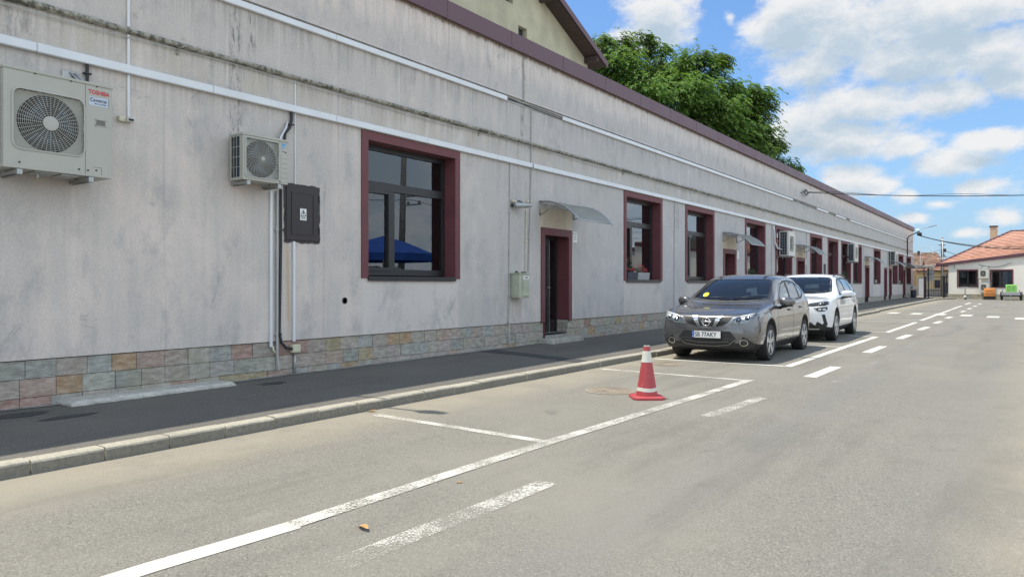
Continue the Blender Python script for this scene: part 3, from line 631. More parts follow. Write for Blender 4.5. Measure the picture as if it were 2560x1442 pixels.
# ---- condensers.  front looks along +x, back at x = 0, width along y
def rrect(y0, y1, z0, z1, r, n=8):
    pts = []
    for cy, cz, a in ((y1-r, z1-r, 0), (y0+r, z1-r, 90), (y0+r, z0+r, 180), (y1-r, z0+r, 270)):
        for k in range(n+1): t = R(a+90*k/n); pts.append((cy+r*math.cos(t), cz+r*math.sin(t)))
    return pts
def inside_rr(y, z, y0, y1, z0, z1, r):
    dy = max(y0+r-y, 0, y-(y1-r)); dz = max(z0+r-z, 0, z-(z1-r)); return math.hypot(dy, dz) <= r if (dy > 0 and dz > 0) else (y0 <= y <= y1 and z0 <= z <= z1)
def make_ac(W, D, H, op, rr, cy, cz, mats, label, kind, group):
    root = empty('wall_condenser', (0, 0, 0), label, 'air conditioner', group)
    body, grl = mats
    oy0, oy1, oz0, oz1 = op
    mb = MB()
    hole = rrect(oy0, oy1, oz0, oz1, rr, 8); n = len(hole)
    # front face: ring between the outline and the fan opening
    def outer(p):
        dy, dz = p[0]-(oy0+oy1)/2, p[1]-(oz0+oz1)/2; t = 1e9
        if dy > 0: t = min(t, (W-(oy0+oy1)/2)/dy)
        if dy < 0: t = min(t, (-(oy0+oy1)/2)/dy)
        if dz > 0: t = min(t, (H-(oz0+oz1)/2)/dz)
        if dz < 0: t = min(t, (-(oz0+oz1)/2)/dz)
        return ((oy0+oy1)/2+dy*t, (oz0+oz1)/2+dz*t)
    corners = [(W, H), (0, H), (0, 0), (W, 0)]
    def ang(p): return math.atan2(p[1]-(oz0+oz1)/2, p[0]-(oy0+oy1)/2) % (2*math.pi)
    for k in range(n):
        a, b = hole[k], hole[(k+1) % n]; oa, ob = outer(a), outer(b); poly = [(D, *a), (D, *oa)]
        span = (ang(ob)-ang(oa)) % (2*math.pi)
        for c in sorted(corners, key=lambda c: (ang(c)-ang(oa)) % (2*math.pi)):
            if 0 < (ang(c)-ang(oa)) % (2*math.pi) < span: poly.append((D, *c))
        poly += [(D, *ob), (D, *b)]; mb.add(poly, [list(range(len(poly)))])
        mb.quad((D, *a), (D, *b), (D-.06, *b), (D-.06, *a))
    mb.quad((0, 0, H), (D, 0, H), (D, W, H), (0, W, H)); mb.quad((0, 0, 0), (D, 0, 0), (D, W, 0), (0, W, 0)); mb.quad((0, W, 0), (D, W, 0), (D, W, H), (0, W, H))
    mb.quad((0, 0, 0), (0, W, 0), (0, W, H), (0, 0, H))
    # side with the open coil: a frame round it
    e = .035
    for (a, b, c, d) in ((D-.075, D, 0, H), (0, e, 0, H), (e, D-.075, 0, e), (e, D-.075, H-e, H)): mb.quad((a, 0, c), (b, 0, c), (b, 0, d), (a, 0, d))
    mb.build('casing', body, root, flip=False)
    mb = MB(); mb.rbox(-.004, D+.012, -.012, W+.012, H-.022, H+.012, .01, 2); mb.build('top_cover', body, root, smooth=True, auto=40)
    mb = MB(); mb.quad((e, .02, e), (D-.075, .02, e), (D-.075, .02, H-e), (e, .02, H-e)); mb.build('coil', M['coil'], root, flip=False)
    mb = MB(); nz = 8 if kind != 'small' else 4
    for k in range(1, nz): zz = e+(H-2*e)*k/nz; mb.box(e, D-.075, -.004, .002, zz-.003, zz+.003)
    for k in range(1, 3): xx = e+(D-.075-e)*k/3; mb.box(xx-.003, xx+.003, -.006, -.001, e, H-e)
    mb.build('coil_guard', grl, root)
    # raised rim, cavity, fan and wire guard
    mb = MB(); rim = rrect(oy0-.016, oy1+.016, oz0-.016, oz1+.016, rr+.016, 8)
    for k in range(n):
        a, b, c, d = hole[k], hole[(k+1) % n], rim[(k+1) % n], rim[k]
        mb.quad((D+.012, *a), (D+.012, *b), (D+.010, *c), (D+.010, *d)); mb.quad((D+.010, *d), (D+.010, *c), (D, *c), (D, *d)); mb.quad((D+.012, *a), (D+.012, *b), (D-.01, *b), (D-.01, *a))
    mb.build('fan_rim', grl, root, flip=False)
    rad = min(oy1-oy0, oz1-oz0)/2*.985
    mb = MB(); mb.add([(D-.055, *p) for p in hole], [list(range(n))]); mb.build('fan_shroud', body if kind == 'large' else M['steel'], root, flip=False)
    mb = MB(); mb.lathe([(rad, D-.050), (rad*.2, D-.050)], (0, cy, cz), 'x', 40); mb.build('fan_cavity', M['dark'], root, flip=False)
    mb = MB()
    for k in range(3):
        t = R(120*k+20); P = []
        for r_, w_, tw in ((.18, .45, .0), (.6, .62, .012), (.93, .7, .0)):
            P.append([(D-.045+tw, cy+rad*r_*math.cos(t-w_), cz+rad*r_*math.sin(t-w_)), (D-.032-tw, cy+rad*r_*math.cos(t+w_), cz+rad*r_*math.sin(t+w_))])
        for (a, b), (c, d) in zip(P, P[1:]): mb.quad(a, b, d, c)
    mb.build('fan_blade', M['coil'], root, flip=False)
    mb = MB(); hub = .075 if kind == 'large' else .05 if kind == 'plain' else .028; x = D+.004
    def seg_(p, q, w):
        dx, dz = q[0]-p[0], q[1]-p[1]; L = math.hypot(dx, dz) or 1; ox, oz = -dz/L*w/2, dx/L*w/2
        mb.quad((x, p[0]+ox, p[1]+oz), (x, q[0]+ox, q[1]+oz), (x, q[0]-ox, q[1]-oz), (x, p[0]-ox, p[1]-oz))
    step, wr = (.0185, .0042) if kind == 'large' else (.0125, .0033) if kind == 'small' else (.04, .006)
    r_ = hub+step; rmax = math.hypot(oy1-oy0, oz1-oz0)/2
    while r_ < rmax:
        m_ = 64
        for k in range(m_):
            a, b = 2*math.pi*k/m_, 2*math.pi*(k+1)/m_; p, q = (cy+r_*math.cos(a), cz+r_*math.sin(a)), (cy+r_*math.cos(b), cz+r_*math.sin(b))
            if inside_rr(*p, oy0, oy1, oz0, oz1, rr) and inside_rr(*q, oy0, oy1, oz0, oz1, rr): seg_(p, q, wr)
        r_ += step
    ns = 40 if kind == 'large' else 30 if kind == 'small' else 12
    for k in range(ns):
        t0 = 2*math.pi*k/ns; prev = None; rs = hub if kind != 'large' or k % 2 == 0 else .17
        while rs < rmax:
            t = t0+((rs-hub)*2.6 if kind == 'small' else 0); p = (cy+rs*math.cos(t), cz+rs*math.sin(t))
            if not inside_rr(*p, oy0, oy1, oz0, oz1, rr): break
            if prev: seg_(prev, p, wr*1.25)
            prev = p; rs += .03
    mb.build('fan_guard', grl, root, flip=False)
    mb = MB(); mb.lathe([(hub, D+.002), (hub, D+.011), (hub*.8, D+.014)], (0, cy, cz), 'x', 28); mb.build('hub_cap', grl, root, smooth=True, auto=40)
    # feet brackets
    for yy in ((.12, W-.24) if kind != 'small' else (.06, W-.16)):
        mb = MB(); mb.box(-.10, -.088, yy-.01, yy+.05, -.10, .12 if kind == 'small' and yy < .1 else -.0); mb.box(-.10, D+.0, yy+.036, yy+.04, -.062, -.016); mb.box(-.10, D+.0, yy, yy+.04, -.02, -.016); mb.box(-.10, D-.02, yy, yy+.004, -.05, -.02); mb.box(D-.03, D+.01, yy-.004, yy+.044, -.06, -.010)
        for xx in (.06, D-.07): mb.lathe([(.022, -.016), (.018, 0)], (xx, yy+.02, 0), 'z', 10)
        mb.build('bracket', M['steel'], root)
    return root
# nearest unit, with its red and blue lettering
a1 = make_ac(1.04, .40, 1.0, (.085, .745, .205, .80), .07, .425, .495, (M['ac_beige'], M['ac_light']), 'large beige condenser with red lettering, high on the wall nearest the camera', 'large', 'condensers on the long wall')
mb = MB(); D = .40
mb.box(D, D+.001, .7625, .766, .01, .975); mb.build('panel_seam', M['dark'], a1)
mb = MB(); mb.text('TOSHIBA', lambda u, v: (D+.002, .795+u*.80, .89+v*.95), .066, .0022, 1.0); mb.build('lettering', M['red'], a1, flip=False)
mb = MB(); mb.rbox(D-.001, D+.003, .80, 1.005, .765, .86, .003, 1); mb.build('label_plate', simple('pale_blue_label', (.50, .56, .66), .4), a1)
mb = MB(); mb.text('INVERTER', lambda u, v: (D+.004, .845+u*.86, .81+v), .036, .0012, 1.02); mb.text('MULTI SYSTEM', lambda u, v: (D+.004, .855+u*.95, .782+v), .0185, .0006, 1.05)
for k in range(18):
    t0, t1 = R(60+15*k), R(75+15*k)
    for r_ in (.024, .016): mb.quad(*[(D+.004, .832+q*math.cos(t), .827+q*math.sin(t)) for q, t in ((r_, t0), (r_, t1), (r_-.004, t1), (r_-.004, t0))])
mb.box(D+.0035, D+.0045, 1.001, 1.004, .77, .855)
mb.build('label_lettering', M['ink'], a1, flip=False)
mb = MB()
for p in ((.865, .975, .55, .625),): mb.box(D, D+.006, p[0], p[1], p[2], p[2]+.008); mb.box(D, D+.006, p[0], p[1], p[3]-.008, p[3]); mb.box(D, D+.006, p[0], p[0]+.008, p[2], p[3]); mb.box(D, D+.006, p[1]-.008, p[1], p[2], p[3])
mb.build('handle_rim', M['ac_light'], a1); mb = MB(); mb.box(D, D+.002, .873, .967, .558, .617); mb.build('handle', simple('grey_brown_recess', (.17, .16, .14), .6), a1)
mb = MB()
for yy, zz in ((.28, .978), (.62, .978), (.88, .978), (.14, .06), (.70, .06), (.79, .06), (.875, .07)): mb.lathe([(.009, D), (.009, D+.008), (.004, D+.011)], (0, yy, zz), 'x', 8)
mb.box(D, D+.001, .84, .93, .10, .103); mb.box(D, D+.001, .927, .93, .02, .10)
mb.build('screw', M['dark'], a1)
mb = MB(); mb.box(.05, .35, .30, .52, -.012, -.002); mb.box(.1, .34, .55, .72, -.016, -.002); mb.lathe([(.018, -.06), (.018, 0)], (.25, .36, 0), 'z', 10); mb.build('base_pan', M['steel'], a1)
a1.location = (.07, 2.90, 2.59)
a2 = make_ac(.70, .29, .60, (.045, .545, .045, .55), .02, .30, .30, (M['ac_beige'], M['ac_light']), 'small beige condenser with spiral fan guard and blue mark, above the brown panel', 'small', 'condensers on the long wall')
D = .29; mb = MB()
P = lambda *q: mb.add([(D+.003, *p) for p in q], [list(range(len(q)))])
P((.60, .555), (.675, .555), (.615, .475), (.612, .475), (.612, .535)); mb.build('emblem', M['blue'], a2, flip=False)
mb = MB(); P((.603, .545), (.616, .545), (.606, .53)); P((.602, .452), (.675, .444), (.675, .43), (.65, .430), (.65, .440), (.602, .445)); mb.build('emblem_ink_mark', M['ink'], a2, flip=False)  # dark ink parts of the printed emblem
mb = MB()
for k in range(6): zz = .40-.065*k; mb.rbox(D-.004, D+.005, .585, .69, zz-.056, zz, .006, 1)
mb.build('ribbed_panel', M['ac_beige'], a2, smooth=True, auto=30)
mb = MB(); mb.box(D-.001, D+.001, .565, .568, .01, .58); mb.lathe([(.008, D), (.008, D+.006)], (0, .57, .025), 'x', 8); mb.build('panel_seam', M['dark'], a2)
a2.location = (.07, 5.65, 2.80)
a3 = make_ac(1.02, .38, 1.02, (.20, .72, .20, .82), .1, .46, .51, (M['ac_white'], M['ac_light']), 'white condenser with dark side coil, beside the second canopy', 'plain', 'condensers on the long wall')
mb = MB(); mb.box(.38, .384, .86, .98, .92, .945); mb.rbox(.38, .388, .91, .96, .47, .53, .004, 1); mb.build('badge', M['ink'], a3)
a3.location = (.10, 31.3, 2.64)
for (y, z, lab) in ((45.2, 2.76, 'white condenser covering the top of a window, past the third canopy'), (60.55, 2.90, 'farthest white condenser on the wall, above the pair of narrow doors')):
    o = copy_tree(a3); o.location = (.10, y, z); o['label'] = lab
# pipework of the condensers
mb = MB(); mb.tube([(.03, 3.88, 3.93), (.03, 3.88, 3.62)], .018, 8); mb.box(0, .055, 3.84, 3.92, 3.80, 3.815); top(mb, 'cable', M['cable'], 'short black pipe from the trunking to the large condenser', 'cable', (0, 3.88, 3.7), smooth=True, auto=50)
mb = MB()
for k in range(2): mb.tube([(.02, 3.70+.05*k, 3.78), (.05, 3.76+.05*k, 3.72), (.12, 3.80+.05*k, 3.65)], .014, 7)
mb.rbox(.0, .02, 3.62, 3.80, 3.68, 3.80, .009, 2); top(mb, 'pipe_sleeve', M['steel'], 'grey foam sealed pipe sleeve behind the top of the large condenser', 'pipe', (0, 3.7, 3.7), smooth=True)
mb = MB(); mb.tube([(.03, 6.665, 3.93), (.035, 6.665, 3.80), (.04, 6.63, 3.68), (.07, 6.53, 3.58), (.12, 6.47, 3.43), (.14, 6.45, 3.38)], .022, 8); mb.box(0, .06, 6.60, 6.70, 3.72, 3.735); top(mb, 'cable', M['cable'], 'bent black pipe from the trunking to the small condenser', 'cable', (0, 6.6, 3.6), smooth=True, auto=50)
mb = MB(); mb.tube([(.03, 6.60, 3.76), (.06, 6.55, 3.66), (.10, 6.43, 3.50), (.13, 6.40, 3.38)], .013, 7); top(mb, 'conduit', M['white_pvc'], 'bent pale pipe beside the black pipe above the small condenser', 'pipe', (0, 6.5, 3.5), smooth=True)
mb = MB(); mb.tube([(.04, 30.6, 3.85), (.06, 30.75, 3.6), (.06, 30.80, 3.2), (.1, 31.0, 2.95), (.2, 31.3, 2.9)], .03, 8); top(mb, 'conduit', M['white_pvc'], 'bent insulated pipe beside the white condenser near the second canopy', 'pipe', (0, 30.7, 3.2), smooth=True)
mb = MB(); mb.tube([(.04, 44.9, 3.6), (.06, 44.9, 3.1), (.15, 45.2, 3.0)], .03, 8); top(mb, 'conduit', M['cable'], 'dark insulated pipe beside the condenser past the third canopy', 'pipe', (0, 44.9, 3.2), smooth=True)
# ---- brown electrical panel
pn = empty('electrical_panel', (0, 6.875, 2.05), 'dark brown electrical cabinet door with a white warning sticker, flush in the wall', 'electrical panel')
mb = MB(); o_ = []
for k in range(60):
    t = k/60*4; s_ = int(t); f_ = t-s_; P4 = [(6.555, 2.035), (7.195, 2.035), (7.195, 2.885), (6.555, 2.885), (6.555, 2.035)]
    a, b = P4[s_], P4[s_+1]; j = rnd.uniform(-.012, .010); o_.append((a[0]+(b[0]-a[0])*f_+(j if s_ % 2 else 0), a[1]+(b[1]-a[1])*f_+(0 if s_ % 2 else j)))
mb.prism(o_, 'x', .001, .012); mb.build('frame', M['panel_brown'], pn)
mb = MB(); mb.rbox(.012, .024, 6.585, 7.165, 2.065, 2.855, .008, 1); mb.build('door', M['panel_brown'], pn)
mb = MB()
for (a, b, c, d) in ((6.67, 7.08, 2.15, 2.17), (6.67, 7.08, 2.75, 2.77), (6.67, 6.69, 2.17, 2.75), (7.06, 7.08, 2.17, 2.75)): mb.box(.024, .031, a, b, c, d)
mb.build('door_moulding', M['panel_brown'], pn)
mb = MB()
for zz in (2.22, 2.70): mb.tube([(.028, 7.17, zz-.05), (.028, 7.17, zz+.05)], .010, 6)
mb.build('hinge', M['black'], pn); mb = MB(); mb.box(.012, .03, 6.572, 6.60, 2.43, 2.47); mb.build('latch', M['black'], pn)
mb = MB(); mb.box(.031, .034, 6.815, 6.93, 2.365, 2.535); st = mb.build('warning_sticker', M['white'], pn)
mb = MB(); xx = .0352; c = 6.8725
for (p, q) in (((c-.048, 2.43), (c+.048, 2.43)), ((c+.048, 2.43), (c, 2.515)), ((c, 2.515), (c-.048, 2.43))):
    d = Vector((q[0]-p[0], q[1]-p[1])).normalized(); nx, nz = -d.y*.005, d.x*.005; mb.quad((xx, p[0]-nx, p[1]-nz), (xx, q[0]-nx, q[1]-nz), (xx, q[0]+nx, q[1]+nz), (xx, p[0]+nx, p[1]+nz))
mb.add([(xx, c+u, 2.43+v) for u, v in ((.004, .066), (.012, .062), (.003, .042), (.014, .040), (-.006, .006), (-.002, .030), (-.012, .033))], [(0, 1, 2), (2, 1, 3), (0, 2, 6), (6, 2, 5), (5, 2, 3), (5, 3, 4)])
for zz in (2.41, 2.392): mb.box(xx-.001, xx, c-.04, c+.04, zz-.005, zz+.004)
mb.build('warning_symbol', M['ink'], st, flip=False)
# ---- camera on the wall, meter cabinet, sign, vent
cm = empty('security_camera', (0, 12.3, 3.0), 'grey weatherworn security camera pointing along the wall above the meter cabinet', 'camera')
mb = MB(); A_, B_ = Vector((.10, 12.12, 3.055)), Vector((.22, 12.52, 3.075))
mb.tube([A_, A_.lerp(B_, .15), A_.lerp(B_, .8), A_.lerp(B_, .82), B_], [.05, .062, .058, .045, .045], 14); mb.build('housing', M['steel'], cm, smooth=True, auto=40)
mb = MB(); mb.tube([B_, B_+(B_-A_).normalized()*.012], .038, 14); mb.build('lens', M['black'], cm)
mb = MB(); mb.tube([(0, 12.14, 3.14), (.06, 12.16, 3.14), (.08, 12.22, 3.11)], .032, 10); mb.build('mount', M['cream_plastic'], cm, smooth=True)
mb = MB(); mb.rbox(.19, .24, 12.40, 12.45, 3.12, 3.18, .008, 2); mb.build('connector', M['cream_plastic'], cm)
mb = MB(); mb.tube([(.07, 12.2, 3.12), (.1, 12.28, 3.15), (.14, 12.34, 3.13)], .014, 6); mb.tube([(.02, 12.12, 3.06), (.07, 12.13, 3.04)], .03, 8); mb.build('camera_cable', M['cable'], cm, smooth=True)
mt = empty('meter_cabinet', (0, 12.3, 1.15), 'pale green metal meter cabinet with a small window, left of the open door', 'meter cabinet')
mb = MB(); mb.rbox(0, .24, 12.10, 12.46, 1.15, 1.64, .012, 2); mb.build('cabinet', M['green_box'], mt, smooth=True, auto=40)
mb = MB(); mb.box(-.0, .262, 12.08, 12.485, 1.64, 1.662); mb.build('roof', M['green_box'], mt)
mb = MB(); mb.box(.2405, .243, 12.17, 12.172, 1.17, 1.62); mb.rbox(.24, .25, 12.19, 12.44, 1.18, 1.62, .004, 1); mb.build('door', M['green_box'], mt)
mb = MB(); mb.rbox(.25, .256, 12.23, 12.42, 1.53, 1.61, .003, 1); mb.build('window', M['white'], mt); mb = MB(); mb.box(.256, .258, 12.27, 12.38, 1.545, 1.595); mb.build('meter_dial', M['steel'], mt)
mb = MB(); mb.rbox(.25, .262, 12.215, 12.42, 1.19, 1.50, .02, 2)
for k in range(5): mb.box(.262, .264, 12.30, 12.40, 1.22+.018*k, 1.228+.018*k)
mb.lathe([(.06, .262), (.055, .267)], (0, 12.31, 1.40), 'x', 16); mb.build('gas_meter_cover', M['green_box'], mt)
mb = MB()
for zz in (1.2, 1.58):
    for xx in (.05, .2): mb.lathe([(.012, 12.098), (.012, 12.088)], (xx, 0, zz), 'y', 8) if False else mb.rbox(xx-.012, xx+.012, 12.09, 12.10, zz-.012, zz+.012, .003, 1)
mb.build('rivet', M['steel'], mt); mb = MB(); mb.rbox(.10, .17, 12.34, 12.46, 1.663, 1.69, .01, 1); mb.tube([(.08, 12.18, 1.66), (.08, 12.2, 1.70), (.1, 12.25, 1.67)], .015, 6); mb.build('cable_gland', M['black'], mt)
mb = MB(); mb.box(.002, .012, 14.60, 14.80, 2.41, 2.66); sg = top(mb, 'notice_sign', M['white'], 'small white notice beside the open door', 'sign', (0, 14.7, 2.5))
mb = MB()
for k, (a, b) in enumerate(((.02, .15), (.05, .15), (.03, .13), (.05, .16))): mb.box(.0125, .0135, 14.60+a, 14.60+b, 2.575-.035*k, 2.583-.035*k)
mb.box(.0125, .0135, 14.68, 14.77, 2.615, 2.628); mb.build('notice_lines', M['ink'], sg); mb = MB(); mb.box(.0125, .0135, 14.615, 14.635, 2.60, 2.64); mb.build('notice_emblem', M['red'], sg)
for y, w_ in ((26.2, 'second'), (36.0, 'third')):
    mb = MB(); mb.box(.002, .012, y, y+.22, 2.36, 2.66); top(mb, 'notice_sign', M['white'], 'small white notice to the right of the %s canopied door' % w_, 'sign', (0, y, 2.5))
mb = MB(); mb.lathe([(.052, .0), (.052, .006), (.038, .008), (.036, -.01)], (0, 7.69, 1.175), 'x', 20); top(mb, 'vent_cap', M['dark'], 'small dark round vent hole low on the wall between the panel and the first window', 'vent', (0, 7.69, 1.17))
mb = MB(); mb.box(.003, .03, 39.72, 40.1, 1.65, 2.5)
for k in range(4): mb.box(.03, .034, 39.76, 40.05, 1.72+.19*k, 1.83+.19*k)
top(mb, 'notice_board', M['ink'], 'narrow dark vertical notice board between two far windows', 'sign', (0, 39.9, 2))
# ---- canopies over the doors
def make_canopy(W):
    root = empty('door_canopy', (0, 0, 0), 'grey translucent curved canopy on arched brackets above the open door', 'canopy', 'canopies above the doors')
    P0, P1, P2 = Vector((.02, 0, .45)), Vector((.62, 0, .46)), Vector((1.0, 0, 0)); N = 14
    prof = [(P0*(1-t)**2+P1*2*t*(1-t)+P2*t*t) for t in [i/N for i in range(N+1)]]
    mb = MB()
    for a, b in zip(prof, prof[1:]): mb.quad((a.x, .02, a.z), (b.x, .02, b.z), (b.x, W-.02, b.z), (a.x, W-.02, a.z)); mb.quad((a.x, .02, a.z-.008), (b.x, .02, b.z-.008), (b.x, W-.02, b.z-.008), (a.x, W-.02, a.z-.008))
    mb.build('sheet', M['poly'], root, smooth=True, flip=False)
    for yy in (.0, W):
        mb = MB(); mb.tube([(p.x, yy, p.z) for p in prof], .012, 6); mb.build('edge_strip', M['alu'], root, smooth=True)
    mb = MB(); mb.tube([(1.0, -.01, 0), (1.0, W+.01, 0)], .014, 6); mb.build('front_bar', M['alu'], root, smooth=True)
    for yy in (.03, W-.03):
        mb = MB(); mb.box(0, .022, yy-.018, yy+.018, .14, .46)
        lo = [(.02, yy, .15), (.25, yy, .25), (.5, yy, .29), (.8, yy, .20)]; mb.tube(lo, .011, 6)
        mb.tube([(.16, yy, .22), (.24, yy, .32), (.33, yy, .43)], .010, 6); mb.tube([(.36, yy, .27), (.44, yy, .34), (.54, yy, .40)], .010, 6); mb.tube([(p.x, yy, p.z-.02) for p in prof[:12]], .011, 6)
        mb.build('bracket', M['steel'], root, smooth=True)
    return root
cp = make_canopy(1.50); cp.location = (0, 13.18, 2.79)
for y, lab in ((24.72, 'second curved canopy from the camera, above the door behind the grey car'), (34.35, 'third curved canopy, past the first white condenser'), (50.95, 'fourth curved canopy, above a narrow far door'), (60.5, 'fifth curved canopy, right of the farthest condenser'), (67.8, 'farthest curved canopy, beside the last window')):
    o = copy_tree(cp); o.location = (0, y, 2.79); o['label'] = lab
# steps
mb = MB(); mb.rbox(-.02, .37, 13.16, 14.50, .10, .255, .02, 2); top(mb, 'doorstep', M['concrete'], 'worn concrete step in front of the open door', 'step', (.18, 13.8, .1), smooth=True, auto=40)
bm_ = MB(); n = 40; vs = []; 
for i in range(n+1):
    y = 3.58+1.98*i/n; w_ = .36+rnd.uniform(-.012, .012); h = gz(y)+.152+rnd.uniform(-.004, .004); e = .03 if i in (0, n) else 0
    vs += [(-.02, y, .08), (-.02, y, h-e), (w_-.03, y, h-e), (w_, y, h-.03-e), (w_+rnd.uniform(-.01, .02), y, .08)]
bm_.add(vs, [(i*5+k, i*5+k+1, i*5+k+6, i*5+k+5) for i in range(n) for k in range(4)]+[(0, 1, 2, 3, 4), tuple(range(n*5, n*5+5))[::-1]])
top(bm_, 'concrete_slab', simple('pale_concrete', (.50, .48, .43), .9, 0, .2, 9., bump=.6), 'long rough concrete slab lying against the plinth under the large condenser', 'slab', (.2, 4.5, .1))
# metal covers on the pavement and road
def cover(x, y, r, h, mat, label):
    root = empty('manhole_cover', (x, y, gz(y)+h), label, 'manhole cover'); b = (x, y, gz(y)+h)
    mb = MB(); mb.lathe([(r*1.12, 0), (r*1.12, .006), (r*1.0, .007)], b, 'z', 40, cap=False); mb.build('rim', M['asphalt'] if r > .2 else M['dark'], root, flip=True)
    mb = MB(); mb.lathe([(r, .004), (.001, .005)], b, 'z', 40, cap=False)
    if r > .2:
        for rr_ in (.9, .7, .5, .3): mb.lathe([(r*rr_, .004), (r*rr_, .007), (r*rr_-.025, .007), (r*rr_-.025, .004)], b, 'z', 36, cap=False)
        for k in range(24): t = R(15*k); mb.tube([(b[0]+r*.25*math.cos(t), b[1]+r*.25*math.sin(t), b[2]+.007), (b[0]+r*.92*math.cos(t), b[1]+r*.92*math.sin(t), b[2]+.004)], .005, 4)
    mb.build('lid', mat, root)
rusty = simple('rusty_iron', (.285, .235, .178), .85, .0, .2, 18.)
cover(4.22, 8.50, .30, .0, rusty, 'rusty round manhole cover left of the traffic cone')
cover(3.50, 11.85, .30, .0, rusty, 'rusty manhole cover between the traffic cone and the grey car')
cover(.62, 5.96, .085, .099, M['dark'], 'small dark drain cover on the pavement below the brown panel')
def stain(cx, cy, rx, ry, lab):
    mb = MB(); n = 28; mb.add([(cx+rx*math.cos(2*math.pi*k/n)*rnd.uniform(.75, 1.15), cy+ry*math.sin(2*math.pi*k/n)*rnd.uniform(.75, 1.15), gz(cy)+.1048) for k in range(n)], [list(range(n))])
    tag(mb.build('pavement_patch', M['patch']), lab, 'patch', None, 'structure')
stain(.45, 3.02, .16, .30, 'dark damp patch on the pavement left of the concrete slab'); stain(.95, 3.3, .10, .26, 'second, fainter dark patch on the pavement in front of the slab'); stain(.58, 5.95, .10, .20, 'dark patch of asphalt round the small drain cover')
# flower boxes on the sills
def foliage(mb, cx, cy, cz, rx, ry, rz, n, s):
    for i in range(n):
        while True:
            p = Vector((rnd.uniform(-1, 1), rnd.uniform(-1, 1), rnd.uniform(-1, 1)))
            if p.length < 1: break
        c = Vector((cx+p.x*rx, cy+p.y*ry, cz+p.z*rz)); q = Euler((rnd.uniform(0, 6), rnd.uniform(0, 6), rnd.uniform(0, 6))).to_matrix(); k = s*rnd.uniform(.6, 1.3)
        mb.add([c+q @ Vector(v) for v in ((-k, 0, 0), (0, -k*.6, .1*k), (k, 0, 0), (0, k*.6, .1*k))], [(0, 1, 2, 3)])
def flower_box(y, L, z, box, label, red, leafy):
    root = empty('flower_box', (-.1, y, z), label, 'flower box')
    mb = MB(); mb.prism([(-.20, z+.0), (-.02, z+.0), (.0, z+.20), (-.22, z+.20)], 'y', y, y+L); mb.build('trough', box, root)
    mb = MB(); foliage(mb, -.11, y+L*.35, z+.20+leafy*.5, .10, L*.5, leafy*.55, int(260*L*leafy/.3), .03); mb.build('foliage', M['plant_leaf'], root, flip=False)
    if red: mb = MB(); foliage(mb, -.09, y+L*.6, z+.28, .08, L*.42, .08, 60, .022); foliage(mb, -.1, y+L*.3, z+.30+leafy*.6, .09, L*.4, leafy*.3, 26, .02); mb.build('blossom', M['geranium'], root, flip=False)
flower_box(17.48, .55, WZ0+.03, M['ink'], 'dark trough with tall leafy geraniums on the second window sill', True, .38)
flower_box(18.1, .72, WZ0+.03, M['planter'], 'pale grey trough with pink geraniums on the second window sill', True, .14)
flower_box(28.0, .8, WZ0+.03, M['ink'], 'dark flower trough on the fourth window sill, behind the grey car', False, .3)
flower_box(45.2, .9, WZ0+.03, M['ink'], 'green plant trough below the condenser past the third canopy', False, .45)
flower_box(55.0, .6, WZ0+.03, M['planter'], 'pale planter on the sill right of the fourth canopy', False, .3)
flower_box(66.0, .6, WZ0+.03, M['planter'], 'pale planter on one of the two last paired windows', False, .25)
# overhead lines and lamps on the facade
mb = MB()
for k in range(4):
    r_ = .14+.03*k; mb.tube([(.16+.03*math.sin(a*3+k), 35.5+r_*1.5*math.cos(a), 5.72+r_*.6*math.sin(a)) for a in [2*math.pi*i/20 for i in range(21)]], .010, 5)
mb.tube([(.02, 35.0, 5.66), (.12, 35.1, 5.70), (.2, 35.4, 5.72)], .016, 6); mb.tube([(.03, 35.15, 5.7), (.02, 35.2, 5.24)], .010, 5)
top(mb, 'cable_coil', M['cable'], 'black coil of spare cable hooked on the parapet', 'cable', (0, 35.5, 5.7), smooth=True)
mb = MB(); mb.tube(catenary((.2, 35.5, 5.72), (24, 48.5, 6.9), .75, 40), .020, 6); mb.tube([p+Vector((0, 0, .05*math.sin(i*.8))) for i, p in enumerate(catenary((.2, 35.5, 5.74), (24, 48.5, 6.95), .72, 40))], .010, 5)
top(mb, 'overhead_cable', M['cable'], 'twisted overhead cable crossing the lane from the coil on the parapet', 'cable', (0, 35.5, 5.7), smooth=True)
def pole_lamp():
    root = empty('wall_lamp', (.05, 69.9, 3.95), 'black wall lamp on a tall bent pole at the far corner of the building', 'lamp')
    mb = MB(); mb.tube([(.10, 69.9, 3.93), (.10, 69.9, 5.30), (.16, 69.9, 5.50), (.32, 69.95, 5.62), (.98, 70.05, 5.95)], .045, 8); mb.box(0, .1, 69.86, 69.94, 4.2, 4.24); mb.box(0, .1, 69.86, 69.94, 5.1, 5.14); mb.build('pole', M['black'], root, smooth=True)
    mb = MB(); mb.rbox(.80, 1.15, 69.9, 70.2, 5.58, 5.84, .04, 2); mb.tube([(.95, 70.05, 5.95), (.97, 70.05, 5.80)], .03, 6); mb.build('lamp_head', M['black'], root, smooth=True)
pole_lamp()
